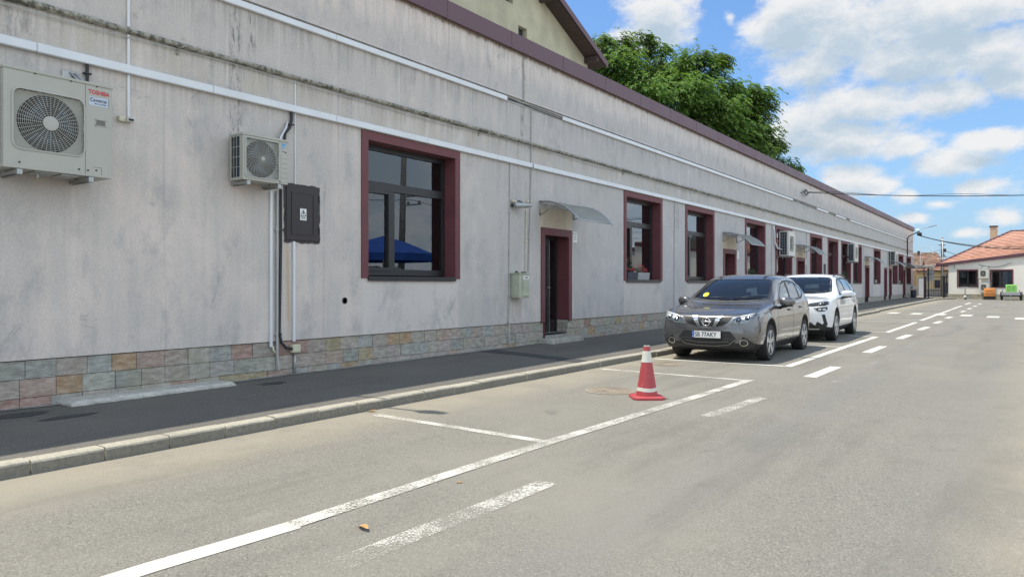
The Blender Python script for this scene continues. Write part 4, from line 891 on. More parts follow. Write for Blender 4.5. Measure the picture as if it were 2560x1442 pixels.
def led(y, z, tip, label):
    root = empty('street_lamp', (0, y, z), label, 'street lamp'); a = Vector((-.05, y, z)); b = Vector(tip); d = (b-a)
    mb = MB(); mb.tube([a-Vector((0, 0, .5)), a, a.lerp(b, .12)+Vector((0, 0, .05)), a.lerp(b, .70)], .028, 8); mb.build('arm', M['alu'], root, smooth=True)
    mb = MB(); c = a.lerp(b, .68); h = Vector((-d.y, d.x, 0)).normalized()*.11; u = Vector((0, 0, .03)); k = Vector((0, 0, .0))
    e1, e2, e3 = c, c.lerp(b, .35), b
    ring = [e1-h*.35, e2-h, e3-h*.55, e3+h*.55, e2+h, e1+h*.35]; mb.add([p+u for p in ring]+[p-u*.6 for p in ring], [list(range(6)), list(range(6, 12))[::-1]]+[(i, (i+1) % 6, 6+(i+1) % 6, 6+i) for i in range(6)])
    mb.build('lamp_head', M['steel'], root)
led(73.6, 6.15, (1.95, 73.2, 6.62), 'slim white street lamp arm on the far corner of the building')
led(4.83, 7.05, (1.02, 4.92, 7.45), 'slim lamp arm above the parapet that throws the spear shaped shadow by the kerb')
mb = MB(); mb.tube(catenary((.95, 70.12, 5.60), (16, 66.0, 5.6), 1.4, 40), .045, 6); mb.tube(catenary((.95, 70.12, 5.585), (16, 66.0, 5.75), 1.32, 40), .018, 5)
top(mb, 'overhead_cable', M['cable'], 'thick sagging overhead cable from the far wall lamp towards the tiled house', 'cable', (1, 70, 5.4), smooth=True)
# cone
def cone(x, y):
    z = gz(y); root = empty('traffic_cone', (x, y, z), 'scuffed red and white traffic cone standing in the empty parking bay', 'traffic cone')
    mb = MB(); hw = .205; ck = .06; ca, sa = math.cos(R(38)), math.sin(R(38))
    oc = [(hw-ck, -hw), (hw, -hw+ck), (hw, hw-ck), (hw-ck, hw), (-hw+ck, hw), (-hw, hw-ck), (-hw, -hw+ck), (-hw+ck, -hw)]; oc = [(p*ca-q*sa, p*sa+q*ca) for p, q in oc]
    lay = [(1.0, 0), (1.0, .026), (.93, .036), (.62, .040)]; vs = []
    for s_, h in lay: vs += [(x+p*s_, y+q*s_, z+.002+h) for p, q in oc]
    mb.add(vs, [(8*i+k, 8*i+(k+1) % 8, 8*i+8+(k+1) % 8, 8*i+8+k) for i in range(3) for k in range(8)]+[list(range(24, 32))]); mb.build('base', cred, root)
    f = lambda h: .137-(.137-.036)*(h-.04)/.65
    def ring(a, b, e, wob=0):
        mb = MB(); n = 40; vs = []
        for k in range(n):
            t = 2*math.pi*k/n; wa = wob*math.sin(3*t+1)*rnd.uniform(.3, 1)
            for h in (a+wa, b+wa): vs.append((x+(f(h)+e)*math.cos(t), y+(f(h)+e)*math.sin(t), z+h))
        mb.add(vs, [(2*k, 2*((k+1) % n), 2*((k+1) % n)+1, 2*k+1) for k in range(n)]); return mb
    mb = MB(); mb.lathe([(.137, .04), (.137, .055), (f(.10), .10), (f(.3), .3), (f(.5), .5), (.037, .69), (.030, .69), (.028, .6)], (x, y, z), 'z', 40, cap=False); mb.build('cone_body', cred, root, smooth=True, auto=40)
    ring(.098, .145, .002, .005).build('white_band', cwhite, root, smooth=True); ring(.475, .622, .002, .0).build('white_band', cwhite, root, smooth=True)
    mb = MB(); mb.lathe([(.0385, .672), (.0385, .692), (.030, .693)], (x, y, z), 'z', 24, cap=False); mb.build('top_rim', cwhite, root)
def scuffed(name, c, c2):
    m, t, b = new_mat(name); co = t.coord(); n = t.noise(co, 22., 7., .7); n2 = t.noise(co, 5., 4.)
    t.put(b.inputs['Base Color'], t.mix(t.math('MULTIPLY', t.ramp(n, .58, .70), .8), t.mix(n2, tuple(v*.85 for v in c), c), c2)); b.inputs['Roughness'].default_value = .55; return m
cred = scuffed('scuffed_red', (.44, .062, .07), (.50, .22, .20)); cwhite = scuffed('scuffed_white', (.70, .69, .60), (.50, .45, .36))
cone(4.87, 8.22); bpy.data.objects['traffic_cone'].scale = (.95, .95, .935)
# litter
def leaf(x, y, L, a, label):
    mb = MB(); ca, sa = math.cos(R(a)), math.sin(R(a)); vs = []
    for i in range(7):
        t = i/6; w_ = L*.18*math.sin(math.pi*min(1, t*.9+.08))**.7
        for s_ in (-1, 0, 1): u, v = (t-.5)*L, s_*w_; vs.append((x+u*ca-v*sa, y+u*sa+v*ca, gz(y)+.008+.014*abs(s_)*math.sin(math.pi*t)+.012*t*t))
    mb.add(vs, [(3*i+k, 3*i+k+1, 3*i+4+k, 3*i+3+k) for i in range(6) for k in range(2)]); top(mb, 'dry_leaf', M['leaf_dry'], label, 'leaf', (x, y, gz(y)), smooth=True)
leaf(5.58, 2.91, .12, -20, 'curled dry leaf lying on the lane beside the white line'); leaf(2.82, 5.60, .11, 40, 'brown curled leaf against the kerb at the bay line')
mb = MB(); mb.tube([(5.40, 3.96, gz(4)+.006), (5.43, 3.985, gz(4)+.006)], .005, 6); top(mb, 'cigarette_butt', M['leaf_dry'], 'tiny cigarette butt on the lane just right of the bay line', 'cigarette butt', (5.41, 3.97, 0))
# ---------------------------------------------------------------------- cars
def pchip(tab):
    xs = [a for a, _ in tab]; yv = [b for _, b in tab]; n = len(xs); h = [xs[i+1]-xs[i] for i in range(n-1)]; dl = [(yv[i+1]-yv[i])/h[i] for i in range(n-1)]
    d = [0]*n; d[0], d[-1] = dl[0], dl[-1]
    for i in range(1, n-1):
        if dl[i-1]*dl[i] > 0: w1, w2 = 2*h[i]+h[i-1], h[i]+2*h[i-1]; d[i] = (w1+w2)/(w1/dl[i-1]+w2/dl[i])
    def f(x):
        x = max(xs[0], min(xs[-1], x)); i = 0
        while i < n-2 and x > xs[i+1]: i += 1
        t = (x-xs[i])/h[i]; a = yv[i]*(1+2*t)*(1-t)**2+d[i]*h[i]*t*(1-t)**2; return a+yv[i+1]*t*t*(3-2*t)+d[i+1]*h[i]*t*t*(t-1)
    return f
def inpoly(p, poly):
    c = False; n = len(poly)
    for i in range(n):
        a, b = poly[i], poly[i-1]
        if (a[1] > p[1]) != (b[1] > p[1]) and p[0] < (b[0]-a[0])*(p[1]-a[1])/(b[1]-a[1])+a[0]: c = not c
    return c
def resample(poly, g, closed=True):
    out = []; n = len(poly)
    for i in range(n if closed else n-1):
        a, b = Vector(poly[i]), Vector(poly[(i+1) % n]); k = max(1, int((b-a).length/g))
        out += [tuple(a.lerp(b, j/k)) for j in range(k)]
    if not closed: out.append(tuple(poly[-1]))
    return out
def inset(poly, d):
    """offset a closed polygon inwards"""
    n = len(poly); area = sum(poly[i-1][0]*poly[i][1]-poly[i][0]*poly[i-1][1] for i in range(n)); s = 1 if area > 0 else -1; out = []
    for i in range(n):
        a, b, c = Vector(poly[i-1]), Vector(poly[i]), Vector(poly[(i+1) % n]); e1, e2 = (b-a).normalized(), (c-b).normalized()
        n1, n2 = Vector((-e1.y, e1.x))*s, Vector((-e2.y, e2.x))*s; m = (n1+n2); m = m/max(.5, m.length_squared)*2; out.append(tuple(b+m*d))
    return out
class Skin:
    """lays flat outlines onto a car body by casting rays along one axis"""
    def __init__(s, bvh): s.b = bvh
    def at(s, p, view, off):
        if view == 'front': o, d = Vector((p[0], -3, p[1])), Vector((0, 1, 0))
        elif view == 'rear': o, d = Vector((p[0], 9, p[1])), Vector((0, -1, 0))
        elif view == 'top': o, d = Vector((p[0], p[1], 4)), Vector((0, 0, -1))
        elif view == 'right': o, d = Vector((4, p[0], p[1])), Vector((-1, 0, 0))
        else: o, d = Vector((-4, p[0], p[1])), Vector((1, 0, 0))
        loc, nor, _, _ = s.b.ray_cast(o, d)
        if loc is None:
            loc, nor, _, _ = s.b.find_nearest(o+d*3.2)
        if nor.dot(d) > 0: nor = -nor
        return loc+nor*off
    def patch(s, mb, poly, view, off=.004, g=.035, depth=0.0):
        bd = resample(poly, g); pts = list(bd); x0, x1 = min(p[0] for p in bd), max(p[0] for p in bd); y0, y1 = min(p[1] for p in bd), max(p[1] for p in bd)
        ins = inset(poly, g*.45)
        x = x0+g/2
        while x < x1:
            y = y0+g/2
            while y < y1:
                if inpoly((x, y), poly) and inpoly((x, y), ins): pts.append((x, y))
                y += g
            x += g
        nb = len(bd); V, E, F, *_ = mgeo.delaunay_2d_cdt([Vector(p) for p in pts], [(i, (i+1) % nb) for i in range(nb)], [], 1, 1e-6)
        vs = [s.at(v, view, off) for v in V]; mb.add(vs, [list(f) for f in F])
        if depth:
            bb = [s.at(v, view, off) for v in bd]; b2 = [s.at(v, view, off-depth) for v in bd]; mb.add(bb+b2, [(i, (i+1) % nb, nb+(i+1) % nb, nb+i) for i in range(nb)])
    def ring(s, mb, poly, w, view, off=.005, g=.03, closed=True):
        o = resample(poly, g); 
        i_ = resample(inset(poly, w), g)
        # pair by parameter
        ou, iu = [], []
        ip = inset(poly, w); n = len(poly)
        for k in range(n):
            a, b, c, d = Vector(poly[k]), Vector(poly[(k+1) % n]), Vector(ip[k]), Vector(ip[(k+1) % n]); m = max(1, int((b-a).length/g))
            for j in range(m): ou.append(tuple(a.lerp(b, j/m))); iu.append(tuple(c.lerp(d, j/m)))
        m = len(ou); vs = [s.at(p, view, off) for p in ou]+[s.at(p, view, off) for p in iu]; mb.add(vs, [(k, (k+1) % m, m+(k+1) % m, m+k) for k in range(m)])
    def line(s, mb, pts, w, view, off=.005, g=.04):
        pp = resample(pts, g, False); L = []
        for i, p in enumerate(pp):
            a, b = Vector(pp[max(0, i-1)]), Vector(pp[min(len(pp)-1, i+1)]); d = (b-a).normalized(); n = Vector((-d.y, d.x))*w/2
            L.append((s.at(Vector(p)+n, view, off), s.at(Vector(p)-n, view, off)))
        for (a, b), (c, d) in zip(L, L[1:]): mb.quad(a, b, d, c)
def mirx(poly): return [(-p[0], p[1]) for p in poly]
def car_body(c, root, paint):
    f = {k: pchip(v) for k, v in c['tab'].items()}; L, Rr = c['L'], c['R']
    ys = sorted({round(v, 4) for v in [0, .015, .035, .06, .09, .12, .16, .2, .25, .3, .35]+[.35+i*(L-.6)/80 for i in range(81)]+[L-.2, L-.15, L-.1, L-.06, L-.03, L]})
    def sec(y):
        w, zb, zs, zt, wt = f['w'](y), f['zb'](y), f['zs'](y), f['zt'](y), f['wt'](y); za = -1
        for ya in c['axles']:
            if abs(y-ya) < Rr: za = max(za, c['zc']+math.sqrt(Rr*Rr-(y-ya)**2))
        hood = max(0, min(1, (zt-zs)/.35)); e = .025+.05*hood
        z2 = max(zb+.02, za); z3 = max(zb+.13, za+.055); z4 = max(zb+.42*(zs-zb), z3+.03); z5 = max(zb+.76*(zs-zb), z4+.02); zs_ = max(zs, z5+.015)
        arch = za > zb+.02
        tuck = .0 if not arch else .0
        P = [(0, zb), ((.50 if arch else .60)*w, zb), (.88*w if not arch else .90*w, z2), ((.972 if not arch else .995)*w, z3), (w, z4), (.99*w, z5), (.958*w, zs_), (.93*w, zs_+.018)]
        ze = max(zt-e, zs_+.02); P += [((.93*w+wt)/2+.022*hood, (zs_+.018+ze)/2+.012), (wt, ze), (.72*wt, max(zt-.28*e, ze)), (0, max(zt, ze))]
        N = [2, 3, 2, 5, 4, 4, 1, 5, 5, 5, 7]; out = []
        for i in range(len(P)-1):
            a, b = Vector(P[i]), Vector(P[i+1]); p0 = Vector(P[i-1]) if i else a; p3 = Vector(P[i+2]) if i+2 < len(P) else Vector((-P[-2][0], P[-2][1]))
            for k in range(N[i]):
                t = k/N[i]
                if i < 3 or i == 6: q = a.lerp(b, t)
                else:
                    if i == 3: p0 = a
                    if i == 5: p3 = b
                    if i == 7: p0 = a
                    if i == 4: pass
                    q = .5*((2*a)+(b-p0)*t+(2*p0-5*a+4*b-p3)*t*t+(3*a-p0-3*b+p3)*t**3)
                out.append((q.x, q.y))
        out.append(P[-1]); return out, sum(N[:3])
    rows = []
    for y in ys: s_, nclad = sec(y); rows.append((y, s_))
    m = len(rows[0][1]); vs = []; 
    for y, s_ in rows: vs += [(x, y, z) for x, z in s_]+[(-x, y, z) for x, z in s_[-2:0:-1]]
    n = 2*m-2; faces = []; clad = []
    for i in range(len(rows)-1):
        for k in range(n):
            fc = (i*n+k, i*n+(k+1) % n, (i+1)*n+(k+1) % n, (i+1)*n+k)
            (clad if (k < nclad or k >= n-nclad) else faces).append(fc)
    caps = [list(range(n))[::-1], list(range((len(rows)-1)*n, len(rows)*n))]
    bvh = BVHTree.FromPolygons([Vector(v) for v in vs], faces+clad+caps, epsilon=0.0); sk = Skin(bvh)
    # openings for the glass
    keep = []
    for fc in faces:
        cs = [vs[i] for i in fc]; cx = sum(p[0] for p in cs)/4; cy = sum(p[1] for p in cs)/4; cz = sum(p[2] for p in cs)/4; drop = False
        nrm = (Vector(cs[2])-Vector(cs[0])).cross(Vector(cs[3])-Vector(cs[1])).normalized()
        for view, poly, _ in c['glass']:
            ip = inset(poly, .016 if view == 'top' else .024)
            if view == 'top' and abs(nrm.z) > .25 and all(inpoly((p[0], p[1]), ip) for p in cs): drop = True
            if view == 'rear' and cy > L-1.2 and abs(nrm.y) > .3 and cz > .9 and all(inpoly((p[0], p[2]), ip) for p in cs): drop = True
            if view in ('left', 'right') and abs(nrm.x) > .45 and (cx > 0) == (view == 'right') and all(inpoly((p[1], p[2]), ip) for p in cs): drop = True
        if not drop: keep.append(fc)
    mb = MB(); mb.add(vs, keep+caps[:]); mb.build('body', paint, root, smooth=True, auto=50)
    mb = MB(); mb.add(vs, clad); mb.build('cladding', M['black'], root, smooth=True, auto=50)
    return sk
def seat(root, x, y, z0, w=.50):
    mb = MB(); mb.rbox(x-w/2, x+w/2, y-.48, y+.05, z0, z0+.18, .06, 3); mb.rbox(x-w/2+.01, x+w/2-.01, y-.02, y+.14, z0+.12, z0+.70, .06, 3); s_ = mb.build('seat', M['seat'], root, smooth=True)
    mb = MB(); mb.rbox(x-.14, x+.14, y+.03, y+.14, z0+.73, z0+.93, .05, 3); mb.build('headrest', M['seat'], s_, smooth=True)
def wheel(root, x, y, r, wd, nsp, side, style):
    """side +1: outer face towards +x"""
    b = (x, y, r)
    mb = MB(); ri = r*.66; h = wd/2
    mb.lathe([(ri, -h*.92), (r*.93, -h), (r*.985, -h*.8), (r, -h*.45), (r, h*.45), (r*.985, h*.8), (r*.93, h), (ri, h*.92), (ri, -h*.92)], b, 'x', 40, cap=False)
    w = mb.build('wheel', M['rubber'], root, smooth=True, auto=40)
    mb = MB(); o = side*h
    mb.lathe([(ri*1.02, o*.93), (ri*1.0, o*1.0), (ri*.94, o*.98), (ri*.92, o*.4), (ri*.92, -o*.8)], b, 'x', 40, cap=False)
    mb.lathe([(ri*.17, o*.80), (ri*.15, o*.95), (.001, o*.97)], b, 'x', 20, cap=False)
    for k in range(nsp):
        t = 2*math.pi*k/nsp+.3
        for dv in ((-.10, .10) if style == 'split' else (0,)):
            a0, a1 = t+dv*.5, t+dv*1.35; wv0, wv1 = .030*r/.33, (.020 if style == 'split' else .042)*r/.33
            def pt(rr, a, off, xx): return (x+xx, y+rr*math.cos(a)-off*math.sin(a), r+rr*math.sin(a)+off*math.cos(a))
            ra, rb = ri*.14, ri*.95
            mb.add([pt(ra, a0, -wv0, o*.88), pt(ra, a0, wv0, o*.88), pt(rb, a1, wv1, o*.96), pt(rb, a1, -wv1, o*.96), pt(ra, a0, -wv0, o*.55), pt(ra, a0, wv0, o*.55), pt(rb, a1, wv1, o*.62), pt(rb, a1, -wv1, o*.62)], [(0,1,2,3), (0,4,5,1), (1,5,6,2), (2,6,7,3), (3,7,4,0)])
    mb.build('rim', M['silver'], w)
    mb = MB(); mb.lathe([(ri*.9, o*.15), (.001, o*.15)], b, 'x', 28, cap=False); mb.lathe([(ri*.7, o*.25), (ri*.2, o*.28)], b, 'x', 28, cap=False); mb.build('brake_disc', M['dark'], w)
def common(c, root, sk, paint):
    for view, poly, trim in c['glass']:
        mb = MB(); sk.patch(mb, poly, view, .002, .06); nm = {'top': 'windscreen', 'rear': 'rear_window'}.get(view, 'side_window')
        g = mb.build(nm, M['car_glass'], root, smooth=True)
        mb = MB(); sk.ring(mb, poly, .034 if view == 'top' else .034, view, .005); mb.build('window_seal', M['black'], g, smooth=True, flip=False)
        if trim: mb = MB(); sk.ring(mb, inset(poly, -.018), .016, view, .008); mb.build('window_trim', trim, g, flip=False)
    for s_ in (-1, 1):
        view = 'right' if s_ > 0 else 'left'
        for poly in c['pillars']: mb = MB(); sk.patch(mb, poly, view, .006, .06); mb.build('pillar_trim', M['black'], root, smooth=True, flip=False)
        mb = MB()
        for ln in c['seams']: sk.line(mb, ln, .009, view, .0035)
        mb.build('door_seam', M['dark'], root, flip=False)
        for (y, z) in c['handles']:
            p = sk.at((y, z), view, .0); mb = MB(); mb.rbox(p.x-.012 if s_ > 0 else p.x-.035, p.x+.035 if s_ > 0 else p.x+.012, y-.11, y+.11, z-.018, z+.018, .012, 2); mb.build('door_handle', paint if not c.get('chrome_handle') else M['chrome'], root, smooth=True)
        # mirror
        my, mz = c['mirror']; p = sk.at((my+.06, mz-.10), view, 0); x0 = p.x
        mb = MB(); n = 20; vs = []; prof = [(0, .055, .055), (.04, .085, .075), (.12, .095, .085), (.20, .085, .078), (.25, .05, .05)]
        for (dx, hy, hz) in prof:
            for k in range(n): t = 2*math.pi*k/n; cs, sn = math.cos(t), math.sin(t); vs.append((x0+s_*(.02+dx), my-.02+.25*dx+hy*math.copysign(abs(cs)**.7, cs), mz+.02+hz*math.copysign(abs(sn)**.7, sn)*(1 if sn < 0 else .95)))
        mb.add(vs, [(i*n+k, i*n+(k+1) % n, (i+1)*n+(k+1) % n, (i+1)*n+k) for i in range(len(prof)-1) for k in range(n)]+[list(range(n)), list(range((len(prof)-1)*n, len(prof)*n))])
        mr = mb.build('mirror', paint, root, smooth=True, auto=60)
        mb = MB(); mb.tube([(x0-s_*.03, my+.07, mz-.11), (x0+s_*.05, my+.01, mz-.075), (x0+s_*.14, my, mz-.06)], [.035, .03, .03], 8); mb.rbox(min(x0+s_*.04, x0+s_*.24), max(x0+s_*.04, x0+s_*.24), my-.05, my+.07, mz-.075, mz-.05, .012, 2); mb.build('mirror_foot', M['black'], mr, smooth=True)
        mb = MB(); mb.box(min(x0+s_*.06, x0+s_*.24), max(x0+s_*.06, x0+s_*.24), my+.105, my+.112, mz-.04, mz+.07); mb.build('mirror_glass', M['chrome'], mr)
        for ya in c['axles']: wheel(root, s_*(c['W']/2-.125), ya, c['rt'], .225, c['spokes'][0], s_, c['spokes'][1])
    mb = MB()
    for ya in c['axles']: mb.box(-.80, .80, ya-.30, ya+.30, .30, c['zc']+.30)
    mb.box(-.72, .72, .45, c['L']-.4, .17, .32); mb.build('underbody', M['dark'], root)
    y0 = c['cowl']
    mb = MB(); mb.box(-.72, .72, y0+.15, c['L']-.55, .30, .40); mb.rbox(-.70, .70, y0+.08, y0+.55, .55, c['dash'], .07, 3); mb.box(-.70, -.66, y0+.5, c['L']-.7, .4, .92); mb.box(.66, .70, y0+.5, c['L']-.7, .4, .92); mb.build('cabin', M['seat'], root, smooth=True, auto=40)
    for sx in (-.36, .36): seat(root, sx, y0+1.15, .45)
    mb = MB(); mb.rbox(-.62, .62, y0+1.75, y0+2.2, .45, .65, .06, 3); mb.rbox(-.62, .62, y0+2.1, y0+2.28, .55, 1.08, .06, 3)
    for sx in (-.4, .4): mb.rbox(sx-.12, sx+.12, y0+2.15, y0+2.24, 1.10, 1.26, .04, 3)
    mb.build('rear_seat', M['seat'], root, smooth=True)
    mb = MB(); cc = Vector((.36, y0+.66, c['dash']-.01)); q = Matrix.Rotation(R(-62), 3, 'X'); ringp = [cc+q @ Vector((.185*math.cos(t), .185*math.sin(t), 0)) for t in [2*math.pi*i/28 for i in range(29)]]
    mb.tube(ringp, .016, 7); mb.tube([ringp[0], ringp[14]], .02, 6); mb.tube([cc, cc+Vector((0, -.25, -.05))], .03, 6); mb.build('steering_wheel', M['seat'], root, smooth=True)
    mb = MB(); mb.rbox(-.11, .11, y0+.62, y0+.65, c['mir'][1]-.03, c['mir'][1]+.03, .01, 2); mb.build('inner_mirror', M['black'], root)
def front_patches(sk, root, items):
    for nm, mat, polys, view, off, depth in items:
        mb = MB()
        for p in polys: sk.patch(mb, p, view, off, .03, depth)
        mb.build(nm, mat, root, smooth=True, auto=45, flip=False)
def ellipse(cx, cz, a, b, n=24, t0=0): return [(cx+a*math.cos(2*math.pi*k/n+t0), cz+b*math.sin(2*math.pi*k/n+t0)) for k in range(n)]

# ---- grey crossover
gr_ = empty('parked_car', (0, 0, 0), 'grey metallic crossover car with a yellow windscreen sticker, parked nearest the cone', 'car', 'cars parked along the kerb')
cq = dict(L=4.38, W=1.81, R=.385, zc=.335, rt=.335, axles=(.87, 3.52), cowl=1.13, dash=.93, mir=(1.9, 1.33), spokes=(5, 'split'), mirror=(1.56, 1.045),
    tab=dict(zt=[(0, .74), (.04, .80), (.1, .845), (.2, .885), (.4, .925), (.8, .975), (1.13, 1.02), (1.25, 1.10), (1.95, 1.485), (2.25, 1.572), (2.7, 1.605), (3.3, 1.59), (3.8, 1.53), (4.0, 1.485), (4.24, 1.13), (4.33, .95), (4.38, .86)],
             zs=[(0, .70), (.06, .76), (.15, .825), (.4, .90), (.9, .96), (1.3, .99), (2.4, 1.02), (3.4, 1.07), (3.9, 1.09), (4.2, 1.0), (4.33, .90), (4.38, .82)],
             w=[(0, .66), (.03, .755), (.08, .825), (.16, .872), (.3, .893), (.5, .90), (.9, .905), (2.2, .895), (3.5, .905), (4.0, .885), (4.25, .82), (4.38, .70)],
             wt=[(0, .52), (.1, .64), (.3, .73), (1.0, .805), (1.3, .80), (1.95, .685), (2.5, .665), (3.4, .64), (3.95, .60), (4.2, .60), (4.38, .56)],
             zb=[(0, .34), (.05, .26), (.15, .215), (.5, .20), (3.8, .21), (4.2, .27), (4.38, .40)]))
ws = [(0, 1.175), (.35, 1.19), (.60, 1.24), (.75, 1.33), (.715, 1.60), (.635, 1.95), (.57, 2.03), (.28, 1.985), (0, 1.97)]
sw = [(1.62, 1.035), (1.70, 1.115), (1.93, 1.29), (2.13, 1.41), (2.35, 1.462), (2.75, 1.482), (3.2, 1.462), (3.5, 1.40), (3.72, 1.30), (3.80, 1.235), (3.60, 1.155), (3.4, 1.10), (2.5, 1.058)]
rw = [(-.52, 1.40), (.52, 1.40), (.60, 1.12), (.3, 1.09), (-.3, 1.09), (-.60, 1.12)]
cq['glass'] = [('top', ws+[(-x, y) for x, y in ws[-2:0:-1]], None), ('right', sw, M['alu']), ('left', sw, M['alu']), ('rear', rw, None)]
cq['pillars'] = [[(2.50, 1.05), (2.60, 1.05), (2.56, 1.475), (2.46, 1.47)], [(3.28, 1.09), (3.36, 1.10), (3.30, 1.45), (3.22, 1.46)], [(1.62, 1.04), (1.80, 1.045), (1.83, 1.20), (1.70, 1.11)]]
cq['seams'] = [[(1.42, .98), (1.40, .75), (1.36, .5), (1.42, .33)], [(2.55, 1.04), (2.54, .6), (2.56, .30)], [(3.42, 1.08), (3.46, .85), (3.30, .62), (3.12, .45), (3.08, .32)], [(1.42, .345), (3.08, .345)], [(1.25, .945), (.9, .905), (.55, .855)]]
cq['handles'] = [(2.32, .90), (3.22, .935)]
sk = car_body(cq, gr_, M['paint_grey']); common(cq, gr_, sk, M['paint_grey'])
half = [(0, .80), (.25, .803), (.47, .805), (.38, .715), (.30, .665), (.12, .615), (0, .61)]
grille = half+[(-x, z) for x, z in half[-2:0:-1]]
def meshmat():
    m, t, b = new_mat('grille_mesh'); co = t.coord(); v = t.vor(co, 55.); t.put(b.inputs['Base Color'], t.mix(t.ramp(v, .35, .5), (.003, .003, .003), (.022, .022, .024))); b.inputs['Roughness'].default_value = .6
    t.put(b.inputs['Normal'], t.bump(v, .4, .006)); return m
M['mesh'] = meshmat()
vch = [[(.185, .808), (.275, .808), (.155, .618), (.10, .618)], [(-.10, .618), (-.155, .618), (-.275, .808), (-.185, .808)], [(-.155, .635), (.155, .635), (.125, .608), (-.125, .608)]]
hl = [(.455, .79), (.60, .835), (.74, .865), (.838, .885), (.850, .868), (.80, .785), (.70, .72), (.55, .685), (.40, .672), (.395, .690)]
hr = [(.50, .795), (.62, .832), (.75, .858), (.83, .876), (.832, .868), (.74, .848), (.62, .818), (.51, .783)]
low = [(-.40, .545), (.40, .545), (.52, .42), (.50, .355), (.36, .305), (.15, .285), (-.15, .285), (-.36, .305), (-.50, .355), (-.52, .42)]
front_patches(sk, gr_, [('grille', M['mesh'], [grille], 'front', .004, .012), ('grille_chrome', M['chrome'], vch, 'front', .018, .016),
    ('lower_grille', M['black'], [[(-.52, .42), (.52, .42), (.50, .355), (.36, .305), (.15, .285), (-.15, .285), (-.36, .305), (-.50, .355)]], 'front', .004, .01), ('plate_recess', M['black'], [[(-.42, .555), (.42, .555), (.53, .425), (-.53, .425)]], 'front', .003, .008)])
mb = MB(); sk.line(mb, [(-.53, .42), (-.40, .325), (-.16, .295), (.16, .295), (.40, .325), (.53, .42)], .016, 'front', .012); sk.line(mb, [(-.40, .375), (-.15, .352), (.15, .352), (.40, .375)], .012, 'front', .010); mb.build('lower_grille_trim', M['paint_grey'], gr_, flip=False)
for s_ in (1, -1):
    fl = (lambda q: q) if s_ > 0 else mirx
    mb = MB(); sk.patch(mb, fl(hl), 'front', .003, .03, .01); hlamp = mb.build('headlight', M['steel'], gr_, smooth=True, flip=False)
    mb = MB()
    for (cx, cz, r_) in ((.565, .752, .048), (.705, .792, .043)): sk.patch(mb, ellipse(s_*cx, cz, r_, r_), 'front', .006, .02)
    mb.build('projector', M['dark'], hlamp, smooth=True, flip=False)
    mb = MB()
    for (cx, cz, r_) in ((.565, .752, .058), (.705, .792, .052)): sk.ring(mb, ellipse(s_*cx, cz, r_, r_), .010, 'front', .010, .02)
    sk.patch(mb, fl(hr), 'front', .011, .02); mb.build('light_ring', M['white'], hlamp, flip=False)
    mb = MB()
    for (cx, cz, r_) in ((.565, .752, .018), (.705, .792, .016)): sk.patch(mb, ellipse(s_*cx, cz+.008, r_, r_), 'front', .009, .02)
    mb.build('bulb', M['chrome'], hlamp, flip=False)
    mb = MB(); sk.patch(mb, fl(hl), 'front', .014, .03); mb.build('lens', M['lens'], hlamp, smooth=True, flip=False)
    mb = MB(); sk.patch(mb, ellipse(s_*.655, .365, .060, .049), 'front', .004, .02, .004); fg = mb.build('fog_light', M['black'], gr_, flip=False)
    mb = MB(); sk.ring(mb, ellipse(s_*.655, .365, .068, .056), .010, 'front', .012, .02); mb.build('fog_ring', M['chrome'], fg, flip=False)
    mb = MB(); sk.patch(mb, ellipse(s_*.660, .365, .026, .026), 'front', .009, .02); mb.build('fog_lens', M['lens'], fg, flip=False)
# emblem: ring with a bar across
cz = .718; p0 = sk.at((0, cz), 'front', .022); mb = MB(); yy = p0.y-.012
mb.tube([(.070*math.cos(t), yy, cz+.070*math.sin(t)) for t in [2*math.pi*i/28 for i in range(29)]], .011, 8)
mb.rbox(-.096, .096, yy-.012, yy+.010, cz-.016, cz+.016, .004, 2); mb.build('emblem', M['chrome'], gr_, smooth=True, auto=50)
mb = MB(); mb.text('NISSAN', lambda u, v: (-.070+u, yy-.0135, cz-.0085+v), .024, .0006, 1.25); mb.build('emblem_lettering', M['ink'], gr_, flip=False)
# number plate
py = sk.at((0, .50), 'front', .02).y-.006; z0, z1 = .432, .548
mb = MB(); mb.rbox(-.27, .27, py-.004, py+.02, z0-.022, z1+.006, .004, 1); npf = mb.build('number_plate', M['black'], gr_)
mb = MB(); mb.box(-.26, .26, py-.007, py-.004, z0, z1); mb.build('plate_face', M['white'], npf)
mb = MB(); mb.box(-.26, -.218, py-.0085, py-.007, z0, z1); mb.build('plate_band', simple('deep_blue_band', (.02, .09, .42), .5), npf)
mb = MB(); mb.text('SB 77AKY', lambda u, v: (-.208+u*.885, py-.0085, z0+.021+v*1.05), .108, .0016, .98)
mb.build('plate_lettering', M['ink'], npf, flip=False)
mb = MB(); mb.text('RO', lambda u, v: (-.252+u, py-.0095, z0+.012+v), .026, .0008)
for k in range(12): t = R(30*k); mb.box(-.239+.013*math.cos(t)-.002, -.239+.013*math.cos(t)+.002, py-.0095, py-.0086, z0+.078+.013*math.sin(t)-.002, z0+.078+.013*math.sin(t)+.002)
mb.build('plate_country_mark', M['white'], npf, flip=False)
